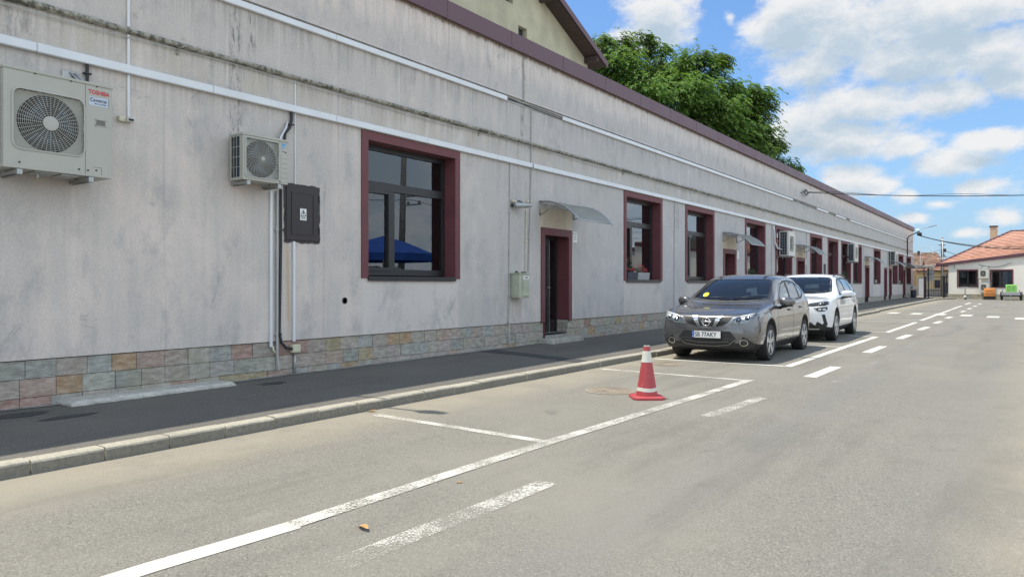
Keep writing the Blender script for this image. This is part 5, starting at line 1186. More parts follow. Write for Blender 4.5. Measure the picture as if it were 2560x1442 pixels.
# bonnet creases, wipers, sticker
for s_ in (1, -1): mb = MB(); sk.line(mb, [(s_*.30, .14), (s_*.38, .5), (s_*.50, 1.08)], .006, 'top', .002); mb.build('bonnet_crease', M['paint_grey'], gr_, flip=False)
mb = MB(); sk.line(mb, [(-.66, .20), (-.5, .125), (-.25, .085), (0, .075), (.25, .085), (.5, .125), (.66, .20)], .008, 'top', .003); mb.build('bonnet_seam', M['dark'], gr_, flip=False)
for s_ in (1, -1): mb = MB(); sk.line(mb, [(s_*.66, .20), (s_*.755, .55), (s_*.775, 1.05)], .007, 'top', .003); mb.build('bonnet_seam', M['dark'], gr_, flip=False)
for (a, b) in (((-.55, 1.28), (.02, 1.245)), ((.08, 1.245), (.60, 1.33))):
    mb = MB(); p, q = sk.at(a, 'top', .02), sk.at(b, 'top', .028); mb.tube([p, p.lerp(q, .5)+Vector((0, 0, .015)), q], .011, 6); mb.build('wiper', M['black'], gr_, smooth=True)
mb = MB(); mb.add([sk.at((-.50+.055*math.cos(2*math.pi*k/24), 1.40+.066*math.sin(2*math.pi*k/24)), 'top', .006) for k in range(24)], [list(range(24))]); mb.build('windscreen_sticker', M['yellow_sticker'], gr_, flip=False)
mb = MB(); sk.line(mb, [(-.44, 2.05), (-.47, 2.6), (-.46, 3.4), (-.42, 3.8)], .03, 'top', .02); sk.line(mb, [(.44, 2.05), (.47, 2.6), (.46, 3.4), (.42, 3.8)], .03, 'top', .02); mb.build('roof_strip', M['black'], gr_, flip=False)
front_patches(sk, gr_, [('tail_light', M['red'], [[(.45, .95), (.72, .98), (.74, .86), (.45, .86)], [(-.45, .95), (-.45, .86), (-.74, .86), (-.72, .98)]], 'rear', .006, .006)])
gr_.location = (3.99, 12.58, gz(13)); gr_.rotation_euler = (-SL, 0, R(1.3))

# ---- white SUV
wh_ = empty('parked_car', (0, 0, 0), 'white seven seat SUV with slim stacked headlights, parked behind the grey car', 'car', 'cars parked along the kerb')
ck = dict(L=4.76, W=1.865, R=.41, zc=.36, rt=.36, axles=(.90, 3.69), cowl=1.22, dash=1.0, mir=(2.0, 1.40), spokes=(5, 'split'), mirror=(1.66, 1.12), chrome_handle=False,
    tab=dict(zt=[(0, .80), (.03, .88), (.08, .95), (.18, 1.0), (.5, 1.035), (1.0, 1.075), (1.24, 1.10), (1.36, 1.165), (2.05, 1.555), (2.35, 1.635), (3.0, 1.66), (3.8, 1.645), (4.3, 1.58), (4.48, 1.52), (4.66, 1.16), (4.72, 1.02), (4.76, .92)],
             zs=[(0, .76), (.06, .85), (.15, .92), (.4, .975), (.9, 1.02), (1.4, 1.05), (2.5, 1.075), (3.6, 1.10), (4.3, 1.12), (4.6, 1.04), (4.76, .88)],
             w=[(0, .66), (.03, .74), (.08, .81), (.16, .865), (.3, .905), (.5, .925), (.9, .9325), (2.3, .925), (3.7, .9325), (4.3, .91), (4.6, .85), (4.76, .74)],
             wt=[(0, .58), (.1, .70), (.3, .77), (1.1, .79), (1.4, .765), (2.05, .64), (2.7, .625), (3.8, .61), (4.4, .58), (4.65, .66), (4.76, .62)],
             zb=[(0, .36), (.05, .29), (.15, .24), (.5, .215), (4.1, .23), (4.55, .30), (4.76, .44)]))
ws = [(0, 1.29), (.35, 1.31), (.58, 1.36), (.71, 1.45), (.68, 1.70), (.61, 2.05), (.54, 2.12), (.25, 2.08), (0, 2.065)]
sw = [(1.68, 1.10), (1.78, 1.19), (2.03, 1.38), (2.22, 1.49), (2.45, 1.535), (3.0, 1.555), (3.7, 1.54), (4.1, 1.49), (4.32, 1.40), (4.40, 1.29), (4.25, 1.20), (4.0, 1.165), (3.0, 1.125)]
rw = [(-.56, 1.46), (.56, 1.46), (.64, 1.18), (-.64, 1.18)]
ck['glass'] = [('top', ws+[(-x, y) for x, y in ws[-2:0:-1]], None), ('right', sw, None), ('left', sw, None), ('rear', rw, None)]
ck['pillars'] = [[(2.62, 1.11), (2.72, 1.115), (2.69, 1.545), (2.59, 1.54)], [(3.55, 1.14), (3.64, 1.145), (3.60, 1.54), (3.51, 1.545)], [(1.68, 1.10), (1.87, 1.11), (1.90, 1.28), (1.76, 1.18)]]
ck['seams'] = [[(1.52, 1.04), (1.48, .8), (1.46, .5), (1.52, .36)], [(2.66, 1.10), (2.65, .7), (2.66, .34)], [(3.62, 1.13), (3.64, .9), (3.42, .66), (3.26, .48), (3.22, .36)], [(1.52, .375), (3.22, .375)]]
ck['handles'] = [(2.43, .96), (3.42, .985)]
sk = car_body(ck, wh_, M['paint_white']); common(ck, wh_, sk, M['paint_white'])
octo = [(-.40, .82), (-.33, .925), (.33, .925), (.40, .82), (.37, .72), (.30, .66), (-.30, .66), (-.37, .72)]
front_patches(sk, wh_, [('grille', M['mesh'], [octo], 'front', .006, .01),
    ('lower_grille', M['mesh'], [[(-.50, .47), (.50, .47), (.59, .40), (.60, .345), (-.60, .345), (-.59, .40)]], 'front', .005, .01),
    ('corner_intake', M['black'], [[(.735, .66), (.80, .655), (.845, .42), (.80, .36), (.58, .350), (.58, .40), (.74, .415), (.775, .46)]], 'front', .006, .01), ('corner_intake', M['black'], [[(-.735, .66), (-.775, .46), (-.74, .415), (-.58, .40), (-.58, .350), (-.80, .36), (-.845, .42), (-.80, .655)]], 'front', .006, .01),
    ('skid_plate', M['silver'], [[(-.7, .325), (.7, .325), (.66, .30), (-.66, .30)]], 'front', .008, .01)])
mb = MB(); sk.ring(mb, inset(octo, -.02), .028, 'front', .014, .03); mb.build('grille_frame', M['chrome'], wh_, flip=False)
mb = MB()
for k in range(9): x_ = -.28+.07*k; sk.line(mb, [(x_, .68), (x_, .915)], .016, 'front', .016)
mb.build('grille_bars', M['black'], wh_, flip=False)
for s_ in (1, -1):
    fl = (lambda q: q) if s_ > 0 else mirx
    up = fl([(.425, .865), (.46, .915), (.70, .955), (.835, .97), (.862, .945), (.855, .885), (.80, .862), (.47, .838)]); lo = fl([(.55, .805), (.84, .835), (.835, .775), (.78, .725), (.66, .728)])
    mb = MB(); sk.patch(mb, up, 'front', .005, .03, .01); u_ = mb.build('headlight', M['black'], wh_, smooth=True, flip=False)
    mb = MB()
    for k in range(4): x_ = .52+.075*k; sk.patch(mb, fl([(x_, .868+.01*k), (x_+.05, .872+.01*k), (x_+.052, .912+.01*k), (x_+.002, .908+.01*k)]), 'front', .010, .02)
    sk.line(mb, fl([(.46, .908), (.70, .947), (.84, .962), (.852, .90)]), .012, 'front', .011); mb.build('light_element', M['lens'], u_, flip=False)
    mb = MB(); sk.line(mb, fl([(.46, .906), (.70, .945), (.84, .96), (.85, .90)]), .010, 'front', .009)
    for k in range(4): x_ = .52+.075*k; sk.patch(mb, fl([(x_+.01, .878+.01*k), (x_+.04, .881+.01*k), (x_+.042, .902+.01*k), (x_+.012, .899+.01*k)]), 'front', .009, .02)
    mb.build('light_reflector', M['alu'], u_, flip=False)
    mb = MB(); sk.patch(mb, lo, 'front', .005, .03, .01); l_ = mb.build('fog_light', M['black'], wh_, smooth=True, flip=False)
    mb = MB()
    for k in range(2): x_ = .66+.085*k; sk.patch(mb, fl([(x_, .75), (x_+.06, .755), (x_+.065, .80), (x_+.005, .795)]), 'front', .010, .02)
    mb.build('fog_lens', M['alu'], l_, flip=False)
    mb = MB(); pts = [sk.at((s_*.60, y), 'top', h) for y, h in ((2.28, .0), (2.40, .045), (3.0, .05), (3.8, .05), (4.12, .0))]; mb.tube(pts, .017, 7); mb.build('roof_rail', M['black'], wh_, smooth=True)
mb = MB(); pyw = sk.at((0, .56), 'front', .01).y; mb.rbox(-.26, .26, pyw-.012, pyw+.03, .50, .61, .004, 1); mb.build('number_plate', M['white'], wh_)
mb = MB()
for s_ in (1, -1): sk.line(mb, [(s_*.50, .10), (s_*.60, .5), (s_*.68, 1.15)], .007, 'top', .003); sk.line(mb, [(s_*.72, .17), (s_*.80, .5), (s_*.82, 1.15)], .008, 'top', .003)
sk.line(mb, [(-.72, .17), (-.5, .11), (0, .075), (.5, .11), (.72, .17)], .009, 'top', .003); mb.build('bonnet_seam', simple('shut_line', (.18, .18, .18), .7), wh_, flip=False)
for (a, b) in (((-.58, 1.40), (.05, 1.36)), ((.1, 1.36), (.62, 1.43))):
    mb = MB(); p, q = sk.at(a, 'top', .02), sk.at(b, 'top', .028); mb.tube([p, p.lerp(q, .5)+Vector((0, 0, .015)), q], .011, 6); mb.build('wiper', M['black'], wh_, smooth=True)
front_patches(sk, wh_, [('tail_light', M['red'], [[(.42, 1.05), (.76, 1.07), (.78, .92), (.42, .95)], [(-.42, 1.05), (-.42, .95), (-.78, .92), (-.76, 1.07)]], 'rear', .006, .006)])
wh_.location = (3.98, 18.0, gz(19)); wh_.rotation_euler = (-SL, 0, R(2.2))
# -------------------------------------------------- house behind the long building
gh = empty('gabled_house', (-14, 24, 0), 'tall yellow gabled house with dark eaves rising behind the maroon parapet', 'building')
X = -10.0; ye0, ye1, yc, ze, zr = 12.4, 32.85, 22.6, 12.95, 17.35
vents = [(26.62, 27.30, 12.50, 13.06), (25.62, 26.2, 13.85, 14.5)]
zsb = sorted({0., ze-.5, *[v for w_ in vents for v in w_[2:]]}); mb = MB()
def roofz(y): return zr-(zr-ze)*abs(y-yc)/(ye1-yc)
N = 60
for i in range(N):
    a, b = ye0+(ye1-ye0)*i/N, ye0+(ye1-ye0)*(i+1)/N; mb.quad((X, a, 0), (X, b, 0), (X, b, 12.3), (X, a, 12.3))
ybs = sorted({ye0, yc, ye1, *[v for w_ in vents for v in w_[:2]]})
for a, b in zip(ybs, ybs[1:]):
    hs = [w_ for w_ in vents if w_[0] < (a+b)/2 < w_[1]]; lo = 12.3
    for w_ in sorted(hs, key=lambda w_: w_[2]): mb.quad((X, a, lo), (X, b, lo), (X, b, w_[2]), (X, a, w_[2])); lo = w_[3]
    mb.quad((X, a, lo), (X, b, lo), (X, b, roofz(b)), (X, a, roofz(a)))
mb.quad((X, ye1, 0), (X-20, ye1, 0), (X-20, ye1, ze), (X, ye1, ze)); mb.quad((X, ye0, 0), (X-20, ye0, 0), (X-20, ye0, ze), (X, ye0, ze))
for w_ in vents:
    for yy in w_[:2]: mb.quad((X, yy, w_[2]), (X-.25, yy, w_[2]), (X-.25, yy, w_[3]), (X, yy, w_[3]))
    for zz in w_[2:]: mb.quad((X, w_[0], zz), (X-.25, w_[0], zz), (X-.25, w_[1], zz), (X, w_[1], zz))
mb.build('wall', M['yellow_wall'], gh, flip=False)
for w_ in vents:
    mb = MB(); mb.box(X-.3, X-.25, w_[0], w_[1], w_[2], w_[3]); v_ = mb.build('window', M['ink'], gh); mb = MB(); mb.box(X-.27, X-.2, (w_[0]+w_[1])/2-.03, (w_[0]+w_[1])/2+.03, w_[2], w_[3])
    if w_[2] > 13.5: mb.tube([(X-.05, w_[0]+.2, 14.0), (X+.12, w_[0]+.25, 13.96), (X+.2, w_[0]+.3, 13.98)], .05, 6)
    mb.build('window_bar', M['cable'], v_)
mb = MB(); oh = .75; yo = ye1+.62; zo = roofz(yo)
for s_ in (1, -1):
    E_ = lambda y: yc+s_*(y-yc)
    for (dz, th) in ((.02, .10), (.14, .10)):
        x1 = X+oh+(.05 if dz > .1 else 0); pts = [(E_(yc), zr+dz), (E_(yo), zo+dz), (E_(yo), zo+dz+th), (E_(yc), zr+dz+th)]
        mb.add([(X-20.5, *p) for p in pts]+[(x1, *p) for p in pts], [(0, 1, 2, 3), (7, 6, 5, 4), (0, 4, 5, 1), (1, 5, 6, 2), (2, 6, 7, 3), (3, 7, 4, 0)])
mb.build('roof', M['wood_dark'], gh)
mb = MB()
for s_ in (1, -1):
    E_ = lambda y: yc+s_*(y-yc); pts = [(E_(yc), zr+.0), (E_(yo+.06), zo-.03), (E_(yo+.06), zo+.27), (E_(yc), zr+.30)]
    mb.add([(X+oh+.05, *p) for p in pts]+[(X+oh+.09, *p) for p in pts], [(0, 1, 2, 3), (7, 6, 5, 4), (0, 4, 5, 1), (1, 5, 6, 2), (2, 6, 7, 3), (3, 7, 4, 0)])
mb.build('verge_board', M['maroon_metal'], gh)
mb = MB()
for y in (yc, 28.4, 32.6): mb.box(X, X+oh, y-.11, y+.11, roofz(y)-.26, roofz(y)+.02)
mb.build('purlin_end', M['wood_dark'], gh)
# ------------------------------------------------------------------- the tree
CL = [(-12.5,38.9,15.0,1.1),(-12.6,38.9,16.0,.5),(-12.2,40.3,15.4,1.1),(-10.9,38.8,13.6,1.4),(-10.9,41.3,16.4,.5),(-10.0,41.9,15.9,.45),(-10.8,41.3,14.7,1.45),(-9.8,43.3,14.7,1.4),(-8.2,43.2,14.5,1.2),(-8.2,40.8,12.4,1.7),(-7.4,43.8,15.0,.75),(-7.6,44.9,13.6,1.4),(-6.3,45.8,12.9,1.4),(-6.7,43.1,11.2,1.6),(-6.0,47.3,12.3,1.2),(-5.6,46.3,10.7,1.1),(-5.3,46.5,13.5,.55),(-4.7,47.0,10.1,.6),(-3.9,47.6,9.1,.38),(-9.3,38.7,11.6,1.9),(-5.8,45.0,9.7,1.4),(-7.8,42.3,10.7,1.7),(-3.7,47.8,8.6,.42),(-12.9,41.5,13.5,1.5),(-13.4,44,14.4,1.6),(-11,45.5,14.2,1.7),(-9,47,12.8,1.8),(-7.5,48.8,11.6,1.6),(-12,47,11.5,2),(-13.5,43,10.5,2),(-10,49,10.2,2)]
def tree():
    root = empty('walnut_tree', (-9.5, 43.5, 0), 'big green broadleaf tree with drooping compound leaves rising behind the parapet', 'tree')
    r2 = random.Random(3)
    mb = MB(); mb.tube([(-9.5, 43.5, -.1), (-9.6, 43.4, 2.5), (-9.4, 43.6, 5.5)], [.42, .33, .28], 12)
    for (x, y, z, r) in CL:
        j = Vector((-9.4, 43.6, 5.2+r2.uniform(-.6, .6))); e = Vector((x, y, z)); mid = j.lerp(e, .5)+Vector((r2.uniform(-.5, .5), r2.uniform(-.5, .5), .5))
        mb.tube([j, mid, e-Vector((0, 0, .1))], [.13, .075, .02], 6)
        for _ in range(4): t = Vector((r2.uniform(-1, 1), r2.uniform(-1, 1), r2.uniform(-.3, 1)))*r*.8; mb.tube([mid.lerp(e, .8), e+t], [.03, .008], 4)
    mb.build('trunk', M['bark'], root, smooth=True)
    V = []; F = []; T = []
    def leafset(c, out, g):
        """one compound leaf: a drooping rachis with paired leaflets"""
        d = Vector((out.x, out.y, 0)); d = d.normalized() if d.length > .05 else Vector((1, 0, 0)); d = (d+Vector((r2.uniform(-.6, .6), r2.uniform(-.6, .6), 0))).normalized(); side = Vector((-d.y, d.x, 0)); L = r2.uniform(.34, .55); p = c.copy(); dz = r2.uniform(.0, .45)
        for k in range(4):
            dirn = (d+Vector((0, 0, dz))).normalized(); p = p+dirn*(L/4); dz -= .42
            for s_ in ((-1, 1) if k < 3 else (0,)):
                ax = (dirn*(.55 if s_ else 1)+side*s_*.85+Vector((0, 0, -.38))).normalized(); l = r2.uniform(.16, .25); w_ = l*.27; wv = ax.cross(Vector((r2.uniform(-.3, .3), r2.uniform(-.3, .3), 1))).normalized()*w_
                n = len(V); V.extend([p, p+ax*l*.45+wv, p+ax*l, p+ax*l*.45-wv]); F.append((n, n+1, n+2, n+3)); v = g*r2.uniform(.75, 1.3); yl = max(0., r2.gauss(.25, .35)); T.append((.088*v+.06*yl+.010, .170*v+.055*yl, .056*v, 1))
    for (x, y, z, r) in CL:
        n = int(300*r*r+75*r+22); g0 = r2.uniform(.72, 1.25)
        # sub-clumps inside each limb's spray, so that gaps open between them
        subs = [(Vector((r2.gauss(0, 1), r2.gauss(0, 1), r2.gauss(.25, .9))).normalized()*r2.uniform(.45, 1.)*r) for _ in range(max(3, int(7*r)))]
        for i in range(n):
            s_ = r2.choice(subs); o = s_+Vector((r2.gauss(0, 1), r2.gauss(0, 1), r2.gauss(0, .8)))*(.14+.18*r); leafset(Vector((x, y, z))+o, o, g0)
    me = bpy.data.meshes.new('crown'); off = Vector((-9.5, 43.5, 0)); me.from_pydata([v-off for v in V], [], F); me.materials.append(M['leaf']); a = me.attributes.new('tint', 'FLOAT_COLOR', 'CORNER'); buf = []
    for t in T: buf += list(t)*4
    a.data.foreach_set('color', buf); o = bpy.data.objects.new('crown', me); col.objects.link(o); o.parent = root
tree()
# ------------------------------------------------------------ the end of the yard
Y = 70.5; zb = gz(Y)
fb = empty('cream_house', (8, Y, zb), 'cream single storey house with maroon eaves and orange tiled roof closing the yard', 'building')
wins = [(3.80, 5.18, 1.27, 2.60), (6.22, 7.62, 1.22, 2.57), (9.2, 10.7, 1.25, 2.55)]; xL, xR = 3.05, 24.
def ez(x): return 3.02+(x-2.3)*.107
mb = MB(); xs = sorted({xL, xR, *[v for w_ in wins for v in w_[:2]]})
for a, b in zip(xs, xs[1:]):
    hs = [w_ for w_ in wins if w_[0] < (a+b)/2 < w_[1]]; lo = 0.
    for w_ in hs: mb.quad((a, Y, lo), (b, Y, lo), (b, Y, w_[2]), (a, Y, w_[2])); lo = w_[3]
    mb.quad((a, Y, lo), (b, Y, lo), (b, Y, ez(b)), (a, Y, ez(a)))
mb.quad((xL, Y, 0), (xL, Y+14, 0), (xL, Y+14, ez(xL)), (xL, Y, ez(xL)))
for w_ in wins:
    for q in w_[:2]: mb.quad((q, Y, w_[2]), (q, Y+.15, w_[2]), (q, Y+.15, w_[3]), (q, Y, w_[3]))
    for q in w_[2:]: mb.quad((w_[0], Y, q), (w_[0], Y+.15, q), (w_[1], Y+.15, q), (w_[1], Y, q))
mb.build('wall', M['cream_wall'], fb, flip=False)
mb = MB(); x = xL
while x < xR:
    w_ = rnd.uniform(.3, .55); c = rnd.choice([(.40, .36, .26), (.44, .40, .30), (.36, .35, .28)]); mb.tint = (*c, 1); mb.box(x+.005, min(x+w_, xR)-.005, Y-.03, Y, zb-.05, zb+.22); mb.tint = (c[0]*.9, c[1]*.9, c[2]*.9, 1); mb.box(x-.1, min(x+w_, xR)-.12, Y-.03, Y, zb+.225, zb+.40); x += w_
mb.build('plinth', M['stone'], fb)
for w_ in wins:
    mb = MB(); a, b, c, d = w_; t_ = .10
    mb.box(a-t_, a, Y-.03, Y+.02, c-t_*.4, d+t_); mb.box(b, b+t_, Y-.03, Y+.02, c-t_*.4, d+t_); mb.box(a, b, Y-.03, Y+.02, d, d+t_); mb.box(a, b, Y-.03, Y+.02, c-t_*.4, c); wn = mb.build('window', M['maroon'], fb)
    mb = MB(); mb.box(a, a+.07, Y+.06, Y+.12, c, d); mb.box(b-.07, b, Y+.06, Y+.12, c, d); mb.box(a+.07, b-.07, Y+.06, Y+.12, c, c+.07); mb.box(a+.07, b-.07, Y+.06, Y+.12, d-.07, d); mb.box((a+b)/2-.06, (a+b)/2+.06, Y+.055, Y+.12, c+.07, d-.07); mb.build('frame', M['frame_dark'], wn)
    mb = MB(); mb.box(a, b, Y+.10, Y+.11, c, d); mb.build('pane', M['glass'], wn)
mb = MB(); mb.quad((xL+.2, Y+.3, 0), (xR, Y+.3, 0), (xR, Y+.3, 3), (xL+.2, Y+.3, 3)); mb.build('inner_wall', M['room'], fb)
mb = MB(); mb.box(6.95, 7.55, Y+.13, Y+.14, 1.25, 2.55); mb.build('blind', simple('pale_blue_blind', (.30, .50, .66), .8), fb)
mb = MB(); Z = lambda x: ez(x)
p = [(2.15, ez(2.15)), (xR, ez(xR)), (xR, ez(xR)+.36), (2.15, ez(2.15)+.20)]; mb.prism(p, 'y', Y-.14, Y-.11); mb.prism([(2.15, ez(2.15)), (xR, ez(xR)), (xR, ez(xR)+.05), (2.15, ez(2.15)+.05)], 'y', Y-.12, Y+.3)
mb.prism([(2.12, ez(2.12)-.02), (2.16, ez(2.12)-.02), (2.16, ez(2.16)+.2), (2.12, ez(2.16)+.2)], 'y', Y-.16, Y+8); mb.build('fascia', M['maroon_metal'], fb)
# tiled hip roof in courses, the ridge running away to the right
ev = Vector((2.2, Y-.08, ez(2.2)+.16)); rg = Vector((5.45, 79.0, 6.2)); evR = Vector((xR, Y-.08, ez(xR)+.34)); rgR = Vector((xR, 79.0, 6.25)); mb = MB(); NC = 17
for k in range(NC):
    t0, t1 = k/NC, (k+1)/NC; a, b = ev.lerp(rg, t0), evR.lerp(rgR, t0); c, d = ev.lerp(rg, t1), evR.lerp(rgR, t1); up = Vector((0, -.03, .075)); n = 70
    for j in range(n):
        s0, s1 = j/n, (j+1)/n; v = rnd.uniform(.86, 1.12); mb.tint = (v, v, v, 1); mb.quad(a.lerp(b, s0)+up, a.lerp(b, s1)+up, c.lerp(d, s1)+Vector((0, 0, .004)), c.lerp(d, s0)+Vector((0, 0, .004))); mb.quad(a.lerp(b, s0), a.lerp(b, s1), a.lerp(b, s1)+up, a.lerp(b, s0)+up)
mb.tint = (1, 1, 1, 1); mb.quad(ev, rg, Vector((5.45, 92, 6.2)), Vector((2.2, 92, 3.2)))
rf = mb.build('roof', M['tiles'], fb, flip=False)
mb = MB()
for k in range(34): a, b = ev.lerp(rg, k/34), ev.lerp(rg, (k+1.15)/34); mb.tube([a+Vector((0, 0, .05)), b+Vector((0, 0, .08))], [.10, .075], 7)
for k in range(40): a, b = rg.lerp(rgR, k/40), rg.lerp(rgR, (k+1.1)/40); mb.tube([a+Vector((0, 0, .04)), b+Vector((0, 0, .06))], [.10, .08], 7)
mb.tint = None; mb.build('ridge_tile', M['maroon_metal'], rf, smooth=True)
mb = MB(); mb.box(3.65, 4.12, 79.5, 80.0, 4.0, 6.75); ch = mb.build('chimney', simple('chimney_render', (.50, .37, .24), .9), fb); mb = MB(); mb.box(3.59, 4.18, 79.44, 80.06, 6.75, 6.86); mb.build('chimney_cap', M['black'], ch)
mb = MB(); mb.box(8.75, 9.5, 76.0, 77.2, 4.9, 5.6); mb.build('dormer', M['wood_dark'], rf)
TH = R(-13); fb.rotation_euler = (0, 0, TH); fb.location.x -= .22
def onwall(x, dy): u, v = x-8, dy; return 7.78+u*math.cos(TH)-v*math.sin(TH), Y+u*math.sin(TH)+v*math.cos(TH)
# condensers of the cream house
for (x, z, lab, dep) in ((5.38, 1.95, 'upper white condenser between the two dark windows of the cream house', .0), (5.42, .82, 'lower white condenser half hidden behind the orange generator', .0)):
    o = copy_tree(a3); o.rotation_euler = (0, 0, -math.pi/2+TH); o.location = (*onwall(x, -.06), z); o.scale = (.85, .72, .78); o['label'] = lab; o['group'] = 'condensers of the cream house'
mb = MB(); mb.tube(catenary((5.3, Y-.03, 3.1), (7.6, Y-.03, 3.2), .28, 20), .015, 5); mb.tube([(5.65, Y-.03, 3.0), (5.5, Y-.03, 2.85), (5.5, Y-.05, 2.7)], .015, 5); mb.tube([(6.0, Y-.03, 2.98), (6.08, Y-.03, 2.7), (6.04, Y-.03, 2.4)], .015, 5); mb.tube([(3.5, Y-.03, 3.1), (3.52, Y-.03, 2.8)], .015, 5)
mb.v = [(*onwall(p[0], p[1]-Y), p[2]) for p in mb.v]; top(mb, 'cable', M['cable'], 'grey cable looping across the cream house above its upper condenser', 'cable', (6, Y, 3), smooth=True)
# orange generator, trailer with green box, scooter
gx0, gx1, gy = 5.62, 6.36, 68.4; z = gz(gy)
ge = empty('generator', (6, gy, z), 'orange boxed generator on a black skid in front of the cream house', 'generator')
mb = MB(); mb.rbox(gx0, gx1, gy, gy+1.4, z+.26, z+.92, .03, 2); mb.build('housing', M['orange'], ge, smooth=True, auto=40)
mb = MB(); mb.rbox(gx0-.02, gx1+.02, gy-.03, gy+1.42, z+.0, z+.07, .01, 1); mb.prism([(gx0+.02, z+.07), (gx1-.02, z+.07), (gx1, z+.26), (gx0, z+.26)], 'y', gy+.03, gy+1.36); mb.box(gx0-.05, gx1+.1, gy-.06, gy, z, z+.04); mb.build('skid', M['black'], ge)
mb = MB()
for zz in (z+.46, z+.68): mb.box(gx0+.14, gx1-.14, gy-.006, gy+.004, zz, zz+.06)
mb.build('louvre', simple('rusty_louvre', (.42, .17, .05), .6), ge)
mb = MB(); mb.box(gx0+.03, gx1-.03, gy-.005, gy+.001, z+.40, z+.405); mb.box(gx1-.09, gx1-.085, gy-.005, gy+.001, z+.28, z+.9); mb.lathe([(.02, z+.92), (.02, z+.98)], (gx0+.1, gy+.2, 0), 'z', 8); mb.build('panel_seam', M['wood_dark'], ge)
tx0, tx1, ty = 6.72, 8.12, 66.8; z = gz(ty)
tr_ = empty('trailer', (7.4, ty, z), 'small grey flat trailer with black mudguards carrying a green box', 'trailer')
mb = MB(); mb.rbox(tx0+.14, tx1-.14, ty, ty+2.4, z+.40, z+.62, .01, 1); mb.box(tx0+.1, tx1-.1, ty-.04, ty, z+.40, z+.45); mb.build('bed', M['steel'], tr_)
mb = MB(); mb.box(tx0+.16, tx1-.16, ty-.03, ty+.05, z+.30, z+.40)
for s_ in (0, 1): xx = tx0+.16 if s_ == 0 else tx1-.20; mb.box(xx, xx+.04, ty, ty+.04, z+.62, z+.80)
mb.build('frame', M['black'], tr_)
mb = MB(); mb.tube([((tx0+tx1)/2, ty, z+.42), ((tx0+tx1)/2, ty-1.0, z+.44)], .04, 8); mb.tube([((tx0+tx1)/2, ty-.85, z+.5), ((tx0+tx1)/2, ty-.85, z+.03)], .025, 6); mb.build('drawbar', M['steel'], tr_)
for xx in (tx0+.02, tx1-.16):
    mb = MB(); mb.lathe([(.16, 0), (.27, 0), (.28, .03), (.28, .12), (.27, .15), (.16, .15)], (xx, ty+1.0, z+.28), 'x', 24); w_ = mb.build('wheel', M['rubber'], tr_, smooth=True, auto=40)
    mb = MB(); pts = [(ty+1.0+.36*math.cos(R(a)), z+.28+.36*math.sin(R(a))) for a in range(10, 175, 15)]
    for (a, b), (c, d) in zip(pts, pts[1:]): mb.quad((xx-.03, a, b), (xx+.18, a, b), (xx+.18, c, d), (xx-.03, c, d))
    mb.box(xx-.03, xx+.18, ty+.60, ty+.64, z+.2, z+.46); mb.build('mudguard', M['black'], w_, flip=False)
gb = empty('green_box', (7.35, ty+.5, z+.62), 'light green louvred box riding on the grey trailer', 'container')
mb = MB(); mb.rbox(tx0+.36, tx1-.34, ty+.3, ty+1.5, z+.625, z+1.20, .03, 2); mb.build('housing', M['lime'], gb, smooth=True, auto=40)
mb = MB()
for k in range(6):
    for (a, b) in ((tx0+.44, (tx0+tx1)/2-.0), ((tx0+tx1)/2+.04, tx1-.42)): mb.box(a, b, ty+.285, ty+.305, z+.68+.08*k, z+.73+.08*k)
mb.build('louvre', simple('dark_green_louvre', (.20, .46, .10), .5), gb)
z = gz(68.6); sc = empty('kick_scooter', (4.35, 68.6, z), 'small white and black kick scooter standing against the cream house', 'scooter')
mb = MB(); mb.rbox(4.27, 4.43, 68.7, 69.5, z+.08, z+.13, .02, 2); mb.tube([(4.35, 68.6, z+.12), (4.35, 68.66, z+.95)], .025, 8); mb.build('frame', M['black'], sc, smooth=True)
mb = MB(); mb.tube([(4.15, 68.66, z+.97), (4.55, 68.66, z+.97)], .018, 6); mb.build('handlebar', M['steel'], sc); mb = MB(); mb.rbox(4.27, 4.43, 68.5, 68.7, z+.08, z+.32, .05, 2); mb.build('mudguard', M['white'], sc, smooth=True)
for yy in (68.58, 69.45):
    mb = MB(); mb.lathe([(.03, 4.31), (.10, 4.31), (.11, 4.35), (.10, 4.39), (.03, 4.39)], (0, yy, z+.11), 'x', 16); mb.build('wheel', M['rubber'], sc, smooth=True)
# old house beyond the side street
oh_ = empty('old_house', (-3, 84, 0), 'old ochre house with a patched mottled tile roof behind the railing gate', 'building')
mb = MB(); ox0, ox1, oy = -9.0, 1.75, 84.0
mb.quad((ox0, oy, 0), (ox1, oy, 0), (ox1, oy, 2.9), (ox0, oy, 2.9)); mb.quad((ox1, oy, 0), (ox1, oy+10, 0), (ox1, oy+10, 2.9), (ox1, oy, 2.9)); mb.build('wall', M['ochre_wall'], oh_, flip=False)
mb = MB(); mb.box(ox0, ox1+.02, oy-.02, oy, .2, 1.0); mb.build('plinth', M['concrete_grey'], oh_)
mb = MB(); A, Bv, C_, D_ = Vector((ox0, oy-.4, 2.85)), Vector((ox1+.4, oy-.4, 2.85)), Vector((.55, oy+4, 4.85)), Vector((ox0, oy+4, 4.85)); NC = 16; n = 40
for k in range(NC):
    t0, t1 = k/NC, (k+1)/NC
    for j in range(n):
        s0, s1 = j/n, (j+1)/n; v = rnd.uniform(.7, 1.2); mb.tint = (v, v*rnd.uniform(.9, 1), v*.95, 1); P = lambda s_, t_: A.lerp(Bv, s_).lerp(D_.lerp(C_, s_), t_); u = Vector((0, -.02, .06+rnd.uniform(-.02, .02))); mb.quad(P(s0, t0)+u, P(s1, t0)+u, P(s1, t1), P(s0, t1)); mb.quad(P(s0, t0), P(s1, t0), P(s1, t0)+u, P(s0, t0)+u)
